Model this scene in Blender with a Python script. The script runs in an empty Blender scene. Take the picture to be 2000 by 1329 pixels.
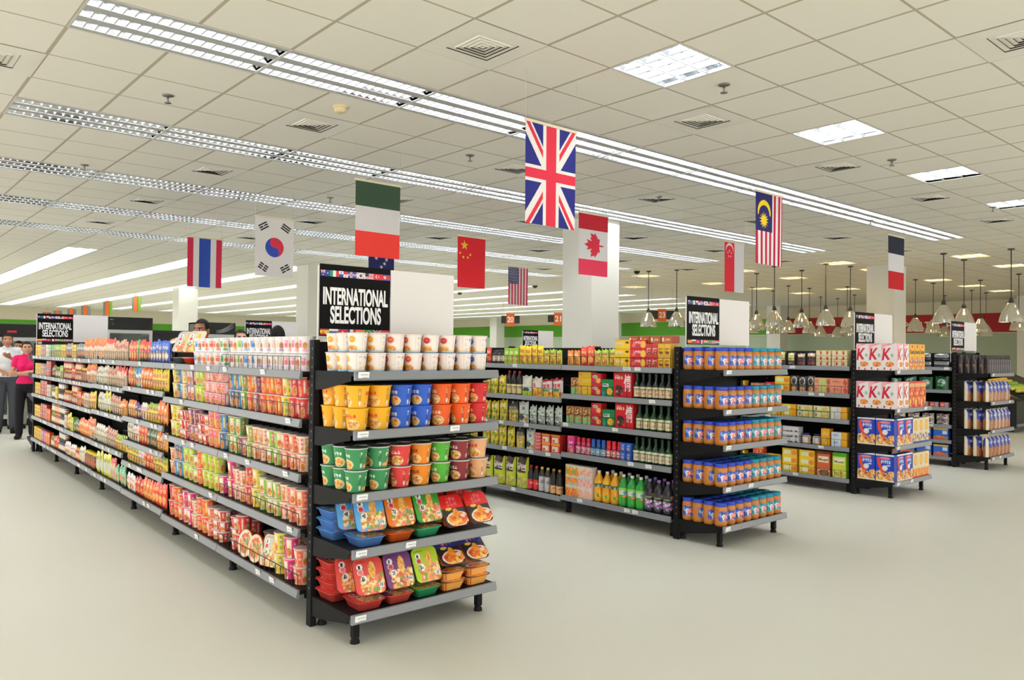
import bpy, math, random
import numpy as np
from mathutils import Matrix, Vector

# ------------------------------------------------------------------ camera, world, exposure
SC = bpy.context.scene
COL = SC.collection
F_PX = 1530.4
YAW, PITCH, ROLL = 0.8558, 0.0151, -0.0102
EYE = 1.5
cam_data = bpy.data.cameras.new('camera')
cam_data.sensor_width = 36.0
cam_data.lens = F_PX / 2000.0 * 36.0
cam_data.clip_start = 0.05
cam_data.clip_end = 200.0
cam = bpy.data.objects.new('camera', cam_data)
COL.objects.link(cam)
_f = Vector((math.cos(PITCH) * math.cos(YAW), math.cos(PITCH) * math.sin(YAW), math.sin(PITCH)))
_r = _f.cross(Vector((0, 0, 1))).normalized()
_d = _f.cross(_r)
_c, _s = math.cos(ROLL), math.sin(ROLL)
_R = _c * _r + _s * _d
_D = -_s * _r + _c * _d
cam.matrix_world = Matrix(((_R.x, -_D.x, -_f.x, 0), (_R.y, -_D.y, -_f.y, 0), (_R.z, -_D.z, -_f.z, EYE), (0, 0, 0, 1)))
SC.camera = cam

world = bpy.data.worlds.new('store_fill')
SC.world = world
world.use_nodes = True
world.node_tree.nodes['Background'].inputs[0].default_value = (1.0, 0.985, 0.96, 1)
world.node_tree.nodes['Background'].inputs[1].default_value = 1.05  # even world fill added in place of light from the unbuilt store
SC.view_settings.view_transform = 'Standard'
SC.view_settings.look = 'None'
SC.view_settings.gamma = 1.0
SC.view_settings.exposure = 1.22
SC.cycles.use_denoising = True
SC.cycles.max_bounces = 6
SC.cycles.diffuse_bounces = 4
SC.cycles.glossy_bounces = 3
SC.cycles.transmission_bounces = 4
SC.cycles.sample_clamp_indirect = 4.0
TUBE_STRENGTH = 34.0
STRIP_STRENGTH = 4.2

# ------------------------------------------------------------------ small maths
def ray(px, py):
    return (_R * ((px - 1000) / F_PX) + _D * ((py - 664.5) / F_PX) + _f)
def at_z(px, py, z):
    d = ray(px, py); t = (z - EYE) / d.z
    return Vector((0, 0, EYE)) + d * t
def at_y(px, py, y):
    d = ray(px, py); t = y / d.y
    return Vector((0, 0, EYE)) + d * t
def at_x(px, py, x):
    d = ray(px, py); t = x / d.x
    return Vector((0, 0, EYE)) + d * t
def lin(c):
    c = np.asarray(c, float)
    return np.where(c <= 0.04045, c / 12.92, ((c + 0.055) / 1.055) ** 2.4)
def C(r, g, b):
    return np.array([r, g, b], float) / 255.0

# ------------------------------------------------------------------ materials
MAT = {}
def mat(name, rgb=(200, 200, 200), rough=0.5, metal=0.0, emit=None, strength=0.0, trans=0.0, ior=1.45, alpha=1.0, spec=0.5):
    if name in MAT: return MAT[name]
    m = bpy.data.materials.new(name); m.use_nodes = True
    b = m.node_tree.nodes['Principled BSDF']
    l = lin(C(*rgb))
    b.inputs['Base Color'].default_value = (l[0], l[1], l[2], 1)
    b.inputs['Roughness'].default_value = rough
    b.inputs['Metallic'].default_value = metal
    b.inputs['IOR'].default_value = ior
    b.inputs['Transmission Weight'].default_value = trans
    b.inputs['Alpha'].default_value = alpha
    b.inputs['Specular IOR Level'].default_value = spec
    if emit is not None:
        e = lin(C(*emit))
        b.inputs['Emission Color'].default_value = (e[0], e[1], e[2], 1)
        b.inputs['Emission Strength'].default_value = strength
    MAT[name] = m
    return m
def printed(name, rough=0.4, spec=0.5):
    if name in MAT: return MAT[name]
    m = bpy.data.materials.new(name); m.use_nodes = True
    nt = m.node_tree; b = nt.nodes['Principled BSDF']
    a = nt.nodes.new('ShaderNodeAttribute'); a.attribute_name = 'print'
    nt.links.new(a.outputs['Color'], b.inputs['Base Color'])
    b.inputs['Roughness'].default_value = rough
    b.inputs['Specular IOR Level'].default_value = spec
    MAT[name] = m
    return m
printed('printed_card', 0.45, 0.35)
printed('printed_film', 0.28, 0.5)
printed('printed_cloth', 0.75, 0.15)
mat('black_steel', (17, 17, 18), 0.6, spec=0.25)
mat('dark_steel', (62, 63, 62), 0.45)
mat('rail_grey', (128, 131, 134), 0.35)
mat('tag_white', (240, 240, 238), 0.5)
mat('tag_ink', (176, 178, 182), 0.6)
mat('slot_grey', (92, 92, 92), 0.6)
mat('wire_black', (30, 30, 30), 0.4, 0.3)
mat('white_board', (232, 228, 224), 0.55)
mat('sign_black', (13, 12, 12), 0.6, spec=0.15)
mat('letter_white', (246, 246, 246), 0.6)
mat('lamp_reflector', (196, 198, 202), 0.13, 1.0)
mat('lamp_divider', (176, 178, 176), 0.5)
mat('lamp_louver', (226, 228, 230), 0.3, 0.45)
mat('lamp_frame', (205, 204, 196), 0.5)
mat('lamp_tube', (255, 255, 255), 0.5, 0, (246, 250, 255), TUBE_STRENGTH)
mat('warm_tube', (255, 255, 255), 0.5, 0, (255, 212, 146), 20.0)
mat('square_tube', (255, 255, 255), 0.5, 0, (246, 250, 255), 15.0)
mat('strip_tube', (255, 255, 255), 0.5, 0, (246, 250, 255), STRIP_STRENGTH)
mat('clear_string', (225, 225, 220), 0.3, 0, None, 0, 0.0)
mat('column_paint', (226, 224, 212), 0.55)
mat('chrome', (215, 212, 205), 0.12, 1.0)
mat('bulb', (255, 244, 220), 0.5, 0, (255, 226, 170), 14.0)
mat('pendant_glass', (240, 238, 230), 0.1, 1.0)
mat('plastic_beige', (226, 208, 160), 0.5)
mat('steel', (150, 148, 142), 0.35, 0.8)
mat('vent_shade', (10, 10, 9), 0.9, spec=0.1)  # duct shade put into the colour of backing, throat and blade backs
mat('vent_white', (238, 234, 222), 0.5)

# ------------------------------------------------------------------ mesh builder with per-face print colours
class MB:
    def __init__(s):
        s.v = []; s.f = []; s.c = []; s.m = []; s.sm = []; s.mats = []
    def mi(s, name):
        if name not in s.mats: s.mats.append(name)
        return s.mats.index(name)
    def add(s, verts, faces, m, col=(0.8, 0.8, 0.8), smooth=False):
        o = len(s.v); k = s.mi(m)
        s.v.extend([tuple(map(float, p)) for p in verts])
        for f in faces:
            s.f.append([i + o for i in f]); s.c.append(tuple(col)); s.m.append(k); s.sm.append(smooth)
        return s
    def box(s, x0, x1, y0, y1, z0, z1, m, col=(.8, .8, .8)):
        v = [(x0, y0, z0), (x1, y0, z0), (x1, y1, z0), (x0, y1, z0), (x0, y0, z1), (x1, y0, z1), (x1, y1, z1), (x0, y1, z1)]
        f = [(3, 2, 1, 0), (4, 5, 6, 7), (0, 1, 5, 4), (1, 2, 6, 5), (2, 3, 7, 6), (3, 0, 4, 7)]
        return s.add(v, f, m, col)
    def grid(s, P, m, cols=None, smooth=False, wrap=False, col=(.8, .8, .8), flip=False):
        # P[(nv+1),(nu+1),3]; cols[nv,nu,3] in sRGB
        P = np.asarray(P, float); nv, nu = P.shape[0] - 1, P.shape[1] - 1
        o = len(s.v); k = s.mi(m)
        w = nu if wrap else nu + 1
        s.v.extend(map(tuple, P[:, :w].reshape(-1, 3).tolist()))
        for i in range(nv):
            for j in range(nu):
                a = o + i * w + j; b = o + i * w + (j + 1) % w
                c = b + w; d = a + w
                s.f.append([a, b, c, d] if flip else [a, d, c, b])
                s.c.append(tuple(cols[i, j]) if cols is not None else tuple(col)); s.m.append(k); s.sm.append(smooth)
        return s
    def tube(s, pts, r, m, n=6, col=(.8, .8, .8)):
        pts = [Vector(p) for p in pts]
        rings = []
        for i, p in enumerate(pts):
            t = (pts[min(i + 1, len(pts) - 1)] - pts[max(i - 1, 0)]).normalized()
            a = t.cross(Vector((0, 0, 1)))
            if a.length < 1e-3: a = Vector((1, 0, 0))
            a.normalize(); b = t.cross(a)
            rr = r[i] if isinstance(r, (list, tuple)) else r
            rings.append([p + a * rr * math.cos(2 * math.pi * j / n) + b * rr * math.sin(2 * math.pi * j / n) for j in range(n)])
        v = [q for R in rings for q in R]; f = []
        for i in range(len(pts) - 1):
            for j in range(n):
                f.append((i * n + j, i * n + (j + 1) % n, (i + 1) * n + (j + 1) % n, (i + 1) * n + j))
        f.append(tuple(range(n - 1, -1, -1))); f.append(tuple((len(pts) - 1) * n + j for j in range(n)))
        return s.add(v, f, m, col, True)
    def lathe(s, prof, n, m, cols=None, col=(.8, .8, .8), cap0=False, cap1=False, smooth=True, x=0, y=0):
        # prof from TOP to BOTTOM [(r,z)], cols[len(prof)-1, n, 3]
        a = 2 * np.pi * (np.arange(n + 1) / n - 0.5)
        P = np.array([[(x + r * math.sin(t), y - r * math.cos(t), z) for t in a] for r, z in prof])
        s.grid(P, m, cols, smooth, True, col)
        if cap0: s.add(P[0, :n], [tuple(range(n))], m, col if cols is None else cols[0].mean(0))
        if cap1: s.add(P[-1, :n], [tuple(range(n - 1, -1, -1))], m, col if cols is None else cols[-1].mean(0))
        return s
    def mesh(s, name):
        me = bpy.data.meshes.new(name)
        me.from_pydata(s.v, [], s.f)
        for n in s.mats: me.materials.append(MAT[n])
        me.polygons.foreach_set('material_index', s.m)
        me.polygons.foreach_set('use_smooth', s.sm)
        at = me.attributes.new('print', 'FLOAT_COLOR', 'FACE')
        c = np.ones((len(s.f), 4)); c[:, :3] = lin(np.array(s.c) * .96 + .03)  # print colours lifted a little, standing in for gloss reflections
        at.data.foreach_set('color', c.ravel())
        me.update()
        return me
    def obj(s, name, parent=None, loc=(0, 0, 0), rz=0.0):
        return inst(s.mesh(name), name, parent, loc, rz)

def inst(me, name, parent=None, loc=(0, 0, 0), rz=0.0, rot=None):
    o = bpy.data.objects.new(name, me); COL.objects.link(o)
    o.location = loc
    o.rotation_euler = rot if rot is not None else (0, 0, rz)
    if parent is not None: o.parent = parent
    return o
def empty(name, loc=(0, 0, 0), rz=0.0):
    o = bpy.data.objects.new(name, None); COL.objects.link(o)
    o.location = loc; o.rotation_euler = (0, 0, rz); o.empty_display_size = 0.1
    return o
def tag(o, label, cat, group=None):
    o['label'] = label; o['category'] = cat
    if group: o['group'] = group
    return o
def structure(o):
    o['kind'] = 'structure'; return o
def dup(o, parent=None, loc=None, rot=None):
    c = o.copy(); COL.objects.link(c)
    if parent is not None: c.parent = parent
    if loc is not None: c.location = loc
    if rot is not None: c.rotation_euler = rot
    for ch in o.children: dup(ch, c)
    return c
ORD = 'first second third fourth fifth sixth seventh eighth ninth tenth eleventh twelfth thirteenth fourteenth fifteenth sixteenth seventeenth eighteenth nineteenth twentieth'.split()
ORD += ['twenty-' + w for w in ORD[:9]] + ['thirtieth'] + ['thirty-' + w for w in ORD[:9]]

# ------------------------------------------------------------------ painting of prints
_TXT = {}
def text_bitmap(txt, H=40, bold=0.0):
    key = (txt, H, bold)
    if key in _TXT: return _TXT[key]
    cu = bpy.data.curves.new('t', 'FONT'); cu.body = txt; cu.offset = bold; cu.resolution_u = 3
    ob = bpy.data.objects.new('t', cu); COL.objects.link(ob)
    bpy.context.view_layer.update()
    me = bpy.data.meshes.new_from_object(ob)
    me.calc_loop_triangles()
    v = np.zeros(len(me.vertices) * 3); me.vertices.foreach_get('co', v); v = v.reshape(-1, 3)[:, :2]
    tris = np.zeros(len(me.loop_triangles) * 3, int); me.loop_triangles.foreach_get('vertices', tris); tris = tris.reshape(-1, 3)
    bpy.data.objects.remove(ob); bpy.data.meshes.remove(me); bpy.data.curves.remove(cu)
    lo, hi = v.min(0), v.max(0)
    W = max(2, int(H * (hi[0] - lo[0]) / (hi[1] - lo[1])))
    bm = np.zeros((H, W), bool)
    p = (v - lo) / (hi - lo) * [W, H]; p[:, 1] = H - p[:, 1]
    for t in tris:
        a, b, c = p[t]
        x0, x1 = int(max(0, min(a[0], b[0], c[0]))), int(min(W, max(a[0], b[0], c[0]) + 1))
        y0, y1 = int(max(0, min(a[1], b[1], c[1]))), int(min(H, max(a[1], b[1], c[1]) + 1))
        if x1 <= x0 or y1 <= y0: continue
        X, Y = np.meshgrid(np.arange(x0, x1) + .5, np.arange(y0, y1) + .5)
        d = (b[1] - c[1]) * (a[0] - c[0]) + (c[0] - b[0]) * (a[1] - c[1])
        if abs(d) < 1e-9: continue
        w0 = ((b[1] - c[1]) * (X - c[0]) + (c[0] - b[0]) * (Y - c[1])) / d
        w1 = ((c[1] - a[1]) * (X - c[0]) + (a[0] - c[0]) * (Y - c[1])) / d
        bm[y0:y1, x0:x1] |= (w0 >= -.02) & (w1 >= -.02) & (w0 + w1 <= 1.02)
    _TXT[key] = bm
    return bm

class Art:
    """A flat print: u to the side, v downwards, both 0..1."""
    def __init__(s, w, h, col, seed=0):
        s.w, s.h = w, h
        s.a = np.empty((h, w, 3)); s.a[:] = C(*col)
        s.U, s.V = np.meshgrid((np.arange(w) + .5) / w, (np.arange(h) + .5) / h)
        s.rng = np.random.RandomState(seed)
    def put(s, mask, col): s.a[mask] = C(*col); return s
    def rect(s, u0, v0, u1, v1, col): return s.put((s.U >= u0) & (s.U < u1) & (s.V >= v0) & (s.V < v1), col)
    def ell(s, cu, cv, ru, rv, col): return s.put(((s.U - cu) / ru) ** 2 + ((s.V - cv) / rv) ** 2 < 1, col)
    def poly(s, pts, col):
        ins = np.zeros(s.U.shape, bool); n = len(pts)
        for i in range(n):
            (x0, y0), (x1, y1) = pts[i], pts[(i + 1) % n]
            if y0 == y1: continue
            k = ((y0 > s.V) != (y1 > s.V)) & (s.U < (x1 - x0) * (s.V - y0) / (y1 - y0) + x0)
            ins ^= k
        return s.put(ins, col)
    def wave(s, v0, amp, col, below=True, ph=0.0, k=1.0):
        e = v0 + amp * np.sin(2 * np.pi * (s.U * k + ph))
        return s.put(s.V > e if below else s.V < e, col)
    def food(s, cu, cv, ru, rv, cols, n=40, rim=None):
        if rim is not None: s.ell(cu, cv, ru * 1.18, rv * 1.18, rim)
        s.ell(cu, cv, ru, rv, cols[0])
        for _ in range(n):
            t = s.rng.uniform(0, 6.28); q = math.sqrt(s.rng.uniform(0, .8))
            k = s.rng.uniform(.1, .28)
            x, y = cu + ru * q * math.cos(t), cv + rv * q * math.sin(t)
            c = cols[s.rng.randint(len(cols))]
            s.ell(x, y, ru * k, rv * k, c)
        return s
    def scatter(s, u0, v0, u1, v1, cols, n=60, r=.05):
        for _ in range(n):
            k = r * s.rng.uniform(.4, 1.2)
            s.ell(s.rng.uniform(u0, u1), s.rng.uniform(v0, v1), k, k * s.w / s.h, cols[s.rng.randint(len(cols))])
        return s
    def glyphs(s, u0, v0, u1, v1, n, col, weight=.16):
        """rows of small brush-stroke marks"""
        w = (u1 - u0) / n
        for i in range(n):
            a = u0 + i * w; b = a + w * .82
            for _ in range(3):
                t = s.rng.uniform(v0, v1 - (v1 - v0) * weight)
                s.rect(a, t, b, t + (v1 - v0) * weight, col)
            for _ in range(2):
                t = s.rng.uniform(a, b - w * weight)
                s.rect(t, v0, t + w * weight, v1, col)
        return s
    def lines(s, u0, v0, u1, v1, n, col):
        h = (v1 - v0) / n
        for i in range(n):
            s.rect(u0, v0 + i * h, u0 + (u1 - u0) * s.rng.uniform(.6, 1), v0 + i * h + h * .5, col)
        return s
    def text(s, txt, cu, cv, wu, hv, col, slant=0.0, tilt=0.0, bold=0.0):
        bm = text_bitmap(txt, 40, bold); H, W = bm.shape
        c, n = math.cos(tilt), math.sin(tilt); asp = s.h / s.w
        du, dv = (s.U - cu), (s.V - cv) * asp
        x = du * c + dv * n; y = (-du * n + dv * c) / asp
        x = x + slant * y
        i = ((y / hv + .5) * H).astype(int); j = ((x / wu + .5) * W).astype(int)
        ok = (i >= 0) & (i < H) & (j >= 0) & (j < W)
        mk = np.zeros(s.U.shape, bool); mk[ok] = bm[i[ok], j[ok]]
        return s.put(mk, col)
    def paste(s, arr, u0, v0, u1, v1):
        i0, i1, j0, j1 = int(v0 * s.h), int(v1 * s.h), int(u0 * s.w), int(u1 * s.w)
        ii = ((np.arange(i0, i1) - i0 + .5) / (i1 - i0) * arr.shape[0]).astype(int)
        jj = ((np.arange(j0, j1) - j0 + .5) / (j1 - j0) * arr.shape[1]).astype(int)
        s.a[i0:i1, j0:j1] = arr[ii][:, jj]; return s
    def sample(s, nu, nv):
        # area average down to nu x nv (plain lookup where the grid is finer than the print)
        a = s.a
        if nu > s.w: a = a[:, (np.arange(nu) * s.w) // nu]
        if nv > s.h: a = a[(np.arange(nv) * s.h) // nv]
        h, w = a.shape[:2]
        iu = np.linspace(0, w, nu + 1).astype(int); iv = np.linspace(0, h, nv + 1).astype(int)
        out = np.add.reduceat(np.add.reduceat(a, iv[:-1], 0), iu[:-1], 1)
        return out / (np.diff(iv)[:, None, None] * np.diff(iu)[None, :, None])

# ------------------------------------------------------------------ the room
CZ = 3.489                      # ceiling height
GX, GY, T = 1.068, 4.87, 0.6    # ceiling grid origin and tile size
WX, WY = 30.5, 46.0             # far walls

def node_material(name, build):
    m = bpy.data.materials.new(name); m.use_nodes = True
    build(m.node_tree, m.node_tree.nodes['Principled BSDF'])
    MAT[name] = m
    return m
def _floor(nt, b):
    N = nt.nodes; L = nt.links
    g = N.new('ShaderNodeNewGeometry')
    n1 = N.new('ShaderNodeTexNoise'); n1.inputs['Scale'].default_value = 0.5; n1.inputs['Detail'].default_value = 4
    n2 = N.new('ShaderNodeTexNoise'); n2.inputs['Scale'].default_value = 60.0
    L.new(g.outputs['Position'], n1.inputs['Vector']); L.new(g.outputs['Position'], n2.inputs['Vector'])
    mx = N.new('ShaderNodeMix'); mx.data_type = 'RGBA'
    a = lin(C(207, 207, 193)); c = lin(C(213, 212, 200))
    mx.inputs[6].default_value = (*a, 1); mx.inputs[7].default_value = (*c, 1)
    L.new(n1.outputs['Fac'], mx.inputs[0]); L.new(mx.outputs[2], b.inputs['Base Color'])
    r = N.new('ShaderNodeMapRange'); r.inputs[3].default_value = 0.32; r.inputs[4].default_value = 0.46
    L.new(n2.outputs['Fac'], r.inputs[0]); L.new(r.outputs[0], b.inputs['Roughness'])
    b.inputs['Specular IOR Level'].default_value = 0.3
node_material('vinyl_floor', _floor)
def _ceil(nt, b):
    N = nt.nodes; L = nt.links
    g = N.new('ShaderNodeNewGeometry'); s = N.new('ShaderNodeSeparateXYZ')
    L.new(g.outputs['Position'], s.inputs[0])
    def edge(axis, off, half):
        a = N.new('ShaderNodeMath'); a.operation = 'SUBTRACT'; L.new(s.outputs[axis], a.inputs[0]); a.inputs[1].default_value = off - T / 2
        d = N.new('ShaderNodeMath'); d.operation = 'FLOORED_MODULO'; L.new(a.outputs[0], d.inputs[0]); d.inputs[1].default_value = T
        e = N.new('ShaderNodeMath'); e.operation = 'SUBTRACT'; L.new(d.outputs[0], e.inputs[0]); e.inputs[1].default_value = T / 2
        f = N.new('ShaderNodeMath'); f.operation = 'ABSOLUTE'; L.new(e.outputs[0], f.inputs[0])
        h = N.new('ShaderNodeMath'); h.operation = 'LESS_THAN'; L.new(f.outputs[0], h.inputs[0]); h.inputs[1].default_value = half
        return h
    ex = edge('X', GX, 0.012); ey = edge('Y', GY, 0.0085)
    mxx = N.new('ShaderNodeMath'); mxx.operation = 'MAXIMUM'; L.new(ex.outputs[0], mxx.inputs[0]); L.new(ey.outputs[0], mxx.inputs[1])
    n = N.new('ShaderNodeTexNoise'); n.inputs['Scale'].default_value = 180.0; L.new(g.outputs['Position'], n.inputs['Vector'])
    t = N.new('ShaderNodeMix'); t.data_type = 'RGBA'
    t.inputs[6].default_value = (*lin(C(236, 232, 218)), 1); t.inputs[7].default_value = (*lin(C(241, 237, 225)), 1)
    L.new(n.outputs['Fac'], t.inputs[0])
    m = N.new('ShaderNodeMix'); m.data_type = 'RGBA'
    L.new(mxx.outputs[0], m.inputs[0]); L.new(t.outputs[2], m.inputs[6]); m.inputs[7].default_value = (*lin(C(186, 178, 158)), 1)
    L.new(m.outputs[2], b.inputs['Base Color']); b.inputs['Roughness'].default_value = 0.85
    b.inputs['Specular IOR Level'].default_value = 0.1
node_material('ceiling_tile', _ceil)

structure(MB().add([(-4, -5, 0), (WX, -5, 0), (WX, WY, 0), (-4, WY, 0)], [(0, 1, 2, 3)], 'vinyl_floor').obj('floor'))
mat('wall_cream', (222, 214, 188), 0.7); mat('wall_pale_green', (186, 200, 172), 0.7)
mat('fascia_red', (178, 22, 26), 0.5); mat('fascia_green', (84, 158, 28), 0.5); mat('letter_cream', (246, 226, 206), 0.5)
structure(MB().box(WX, WX + .1, -5, WY, 0, 2.32, 'wall_pale_green').box(WX, WX + .1, -5, WY, 2.32, CZ + .3, 'wall_cream').obj('wall_right'))
structure(MB().box(-4, WX, WY, WY + .1, 0, CZ + .3, 'wall_cream').obj('wall_back'))
zt, zb = 3.02, 2.36
ysplit = 17.9
tr = MB().box(WX - .04, WX, -5, ysplit, zb, zt, 'fascia_red').obj('trim_1'); structure(tr)
tg = MB().box(WX - .04, WX, ysplit, WY, zb, zt, 'fascia_green').obj('trim_2'); structure(tg)
tb = MB().box(-4, WX - .05, WY - .04, WY, 2.36, 2.86, 'fascia_green').obj('trim_3'); structure(tb)
def lettering(name, txt, h, m, loc, basis, parent=None, width=None, bold=0.0, depth=0.004):
    """flat raised letters: basis = (right, up) vectors; loc = centre"""
    cu = bpy.data.curves.new('t', 'FONT'); cu.body = txt; cu.align_x = 'CENTER'; cu.align_y = 'CENTER'; cu.offset = bold; cu.extrude = 0.01
    ob = bpy.data.objects.new('t', cu); COL.objects.link(ob); bpy.context.view_layer.update()
    me = bpy.data.meshes.new_from_object(ob); bpy.data.objects.remove(ob)
    n = len(me.vertices); v = np.zeros(n * 3); me.vertices.foreach_get('co', v); v = v.reshape(-1, 3)
    lo, hi = v.min(0), v.max(0); k = h / (hi[1] - lo[1]); kx = k if width is None else width / (hi[0] - lo[0])
    v = (v - (lo + hi) / 2) * [kx, k, depth / .02]
    me.vertices.foreach_set('co', v.ravel()); me.materials.clear(); me.materials.append(MAT[m]); me.update(); me.name = name
    r, u = Vector(basis[0]), Vector(basis[1]); w = r.cross(u)
    M = Matrix(((r.x, u.x, w.x, loc[0]), (r.y, u.y, w.y, loc[1]), (r.z, u.z, w.z, loc[2]), (0, 0, 0, 1)))
    me.transform(M)
    return inst(me, name, parent)
for txt, p0, p1 in (('POULTRY', (1766, 636), (1836, 636)), ('PIG', (1848, 636), (1884, 636)), ('ROOM', (1476, 640), (1497, 640))):
    a, b = at_x(*p0, WX - .05), at_x(*p1, WX - .05)
    lettering('lettering', txt, .27, 'letter_cream', (WX - .045, (a.y + b.y) / 2, (a.z + b.z) / 2), ((0, -1, 0), (0, 0, 1)), tr, abs(a.y - b.y), .02)

for i, (x, y) in enumerate(((8.36, 7.87), (8.36, 16.9), (8.36, 25.9), (17.4, 7.4), (17.4, 16.9), (29.1, 7.87), (29.1, 16.9), (29.1, 25.9), (29.1, 34.9))):
    s = .6
    c = MB().box(x, x + s, y, y + s, 0, CZ + .02, 'column_paint').box(x - .012, x + s + .012, y - .012, y + s + .012, 0, .1, 'dark_steel').obj('column')
    structure(c)

# ---- which ceiling tiles are lights
RUNS = [(2 * j, 4 * k) for k in range(5) for j in range(11)]            # 1.2 m fittings, five runs
SQ = [(5 + 4 * j, -3) for j in range(6)]
for px, py in ((1643, 516), (1710, 529), (1551, 544), (1466, 529), (1400, 555), (1637, 565), (1568, 574), (1863, 500), (1944, 520), (1808, 548), (1916, 559), (1955, 568), (1480, 564), (1272, 541), (1246, 559)):
    p = at_z(px, py, CZ); u = int(math.floor((p.x - GX) / T)); v = int(math.floor((p.y - GY) / T))
    if all(abs(u - a) > 1 or abs(v - b) > 1 for a, b in SQ) and u < 46: SQ.append((u, v))
BEHIND = [(1, -7), (5, -7), (9, -7), (13, -7), (17, -7), (-3, -3), (1, -11), (7, -11), (13, -11)]  # unseen square lights, added to brighten the near end
STRIP_U = (4, 8, 12, 16, 20, 24, 28, 32, 36, 40, 44); STRIP_V0, STRIP_N, STRIP_L = 21, 4, 11
hole = set()
for u, v in RUNS: hole |= {(u, v), (u + 1, v)}
hole |= set(SQ) | set(BEHIND)
for u in STRIP_U: hole |= {(u, v) for v in range(STRIP_V0, STRIP_V0 + STRIP_N * STRIP_L)}
cm = MB()
u0, u1, v0, v1 = -9, int((WX - GX) / T) + 1, -17, int((WY - GY) / T) + 1
solid = set()
for v in range(v0, v1):
    u = u0
    while u < u1:
        if (u, v) in hole: u += 1; continue
        e = u
        while e < u1 and (e, v) not in hole: e += 1
        x0, x1 = GX + u * T, min(GX + e * T, WX); y0, y1 = GY + v * T, min(GY + (v + 1) * T, WY)
        cm.add([(x0, y0, CZ), (x1, y0, CZ), (x1, y1, CZ), (x0, y1, CZ)], [(3, 2, 1, 0)], 'ceiling_tile')
        u = e
structure(cm.obj('ceiling'))

def trough(mb, y0, y1, x0, x1, h=.075, s=.032):
    # inverted trough open at the bottom
    P = [(y0, 0), (y0 + s * .5, h * .6), (y0 + s * 1.2, h), (y1 - s * 1.2, h), (y1 - s * .5, h * .6), (y1, 0)]
    for (a, za), (b, zb_) in zip(P[:-1], P[1:]):
        mb.add([(x0, a, za), (x1, a, za), (x1, b, zb_), (x0, b, zb_)], [(0, 1, 2, 3)], 'lamp_reflector')
    for x, d in ((x0, 1), (x1, -1)):
        f = tuple(range(6)) if d > 0 else tuple(range(5, -1, -1))
        mb.add([(x, a, z) for a, z in P], [f], 'lamp_reflector')
def troffer_parts(L, W, n, blade):
    hs = MB(); lv = []; tb_ = []
    e = .012; w = (W - 2 * e) / n; sep = .085 if n == 3 and L > .7 else .012
    hs.box(0, L, 0, e, -.004, .02, 'lamp_frame'); hs.box(0, L, W - e, W, -.004, .02, 'lamp_frame')
    hs.box(0, e, e, W - e, -.004, .02, 'lamp_frame'); hs.box(L - e, L, e, W - e, -.004, .02, 'lamp_frame')
    hs.box(0, L, 0, W, .078, .095, 'lamp_frame')
    for i in range(n):
        y0 = e + i * w + sep / 2; y1 = e + (i + 1) * w - sep / 2
        trough(hs, y0, y1, e, L - e)
        for a, b in ((e + i * w, y0), (y1, e + (i + 1) * w)):
            hs.box(e, L - e, a, b, -.002, .003, 'lamp_divider' if sep > .05 else 'lamp_louver')
        k = int((L - 2 * e) / blade); V = []; Fc = []; t = .004
        for j in range(1, k):
            x = e + (L - 2 * e) * j / k; o = len(V)
            # wedge blade: thicker at the bottom, narrow at the top
            for z, hw, ins in ((.001, t, .0), (.046, t * .35, .016)):
                V += [(x - hw, y0 + ins, z), (x + hw, y0 + ins, z), (x + hw, y1 - ins, z), (x - hw, y1 - ins, z)]
            Fc += [tuple(q + o for q in f) for f in ((3, 2, 1, 0), (4, 5, 6, 7), (0, 1, 5, 4), (1, 2, 6, 5), (2, 3, 7, 6), (3, 0, 4, 7))]
            if j > 1: Fc += [(o - 7, o, o + 4, o - 3), (o + 3, o - 6, o - 2, o + 7)]      # side rails joining the blades
        lv.append(MB().add(V, Fc, 'lamp_louver'))
        tb_.append(MB().tube([(e + .02, (y0 + y1) / 2, .062), (L - e - .02, (y0 + y1) / 2, .062)], .012, 'lamp_tube', 8))
    return hs, lv, tb_
def make_fitting(name, L, W, n, blade):
    hs, lv, tb_ = troffer_parts(L, W, n, blade)
    r = empty(name, (0, 0, 0))
    hs.obj('housing', r)
    for q in lv: q.obj('louver', r)
    for t in tb_: t.obj('lamp_tube', r)
    return r
proto = make_fitting('ceiling_light', 1.2, .6, 3, .062)
first = True
rowname = ['closest ceiling row above the aisles', 'second ceiling row back', 'third ceiling row back', 'fourth ceiling row back', 'rearmost of the five ceiling rows']
for u, v in RUNS:
    o = proto if first else dup(proto); first = False
    o.location = (GX + u * T, GY + v * T, CZ)
    tag(o, 'long three-tube louvred ceiling light, %s from the dim end, %s' % (ORD[u // 2], rowname[v // 4]), 'ceiling light', 'three-tube ceiling lights in rows')
sq = make_fitting('square_ceiling_light', .6, .6, 3, .1)
warm = {}
for ch in sq.children:
    if ch.name.startswith('lamp_tube'): ch.data.materials[0] = MAT['square_tube']
first = True
for i, (u, v) in enumerate(SQ + BEHIND):
    o = sq if first else dup(sq); first = False
    o.location = (GX + u * T, GY + v * T, CZ)
    if 6 <= i < len(SQ):
        for ch in o.children:
            if ch.name.startswith('lamp_tube'):
                if ch.data.name not in warm: warm[ch.data.name] = ch.data.copy(); warm[ch.data.name].materials[0] = MAT['warm_tube']
                ch.data = warm[ch.data.name]
    if i < 6: lb = 'square louvred ceiling light, %s along the row beside the ceiling air vents' % ORD[i]
    elif i < len(SQ): lb = 'small square ceiling light above the pendant lamps, %s of the produce area by distance' % ORD[i - 6]
    else: lb = 'square louvred ceiling light out of view, added to light the open floor, %s there' % ORD[i - len(SQ)]
    tag(o, lb, 'ceiling light', 'square ceiling lights')
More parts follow.
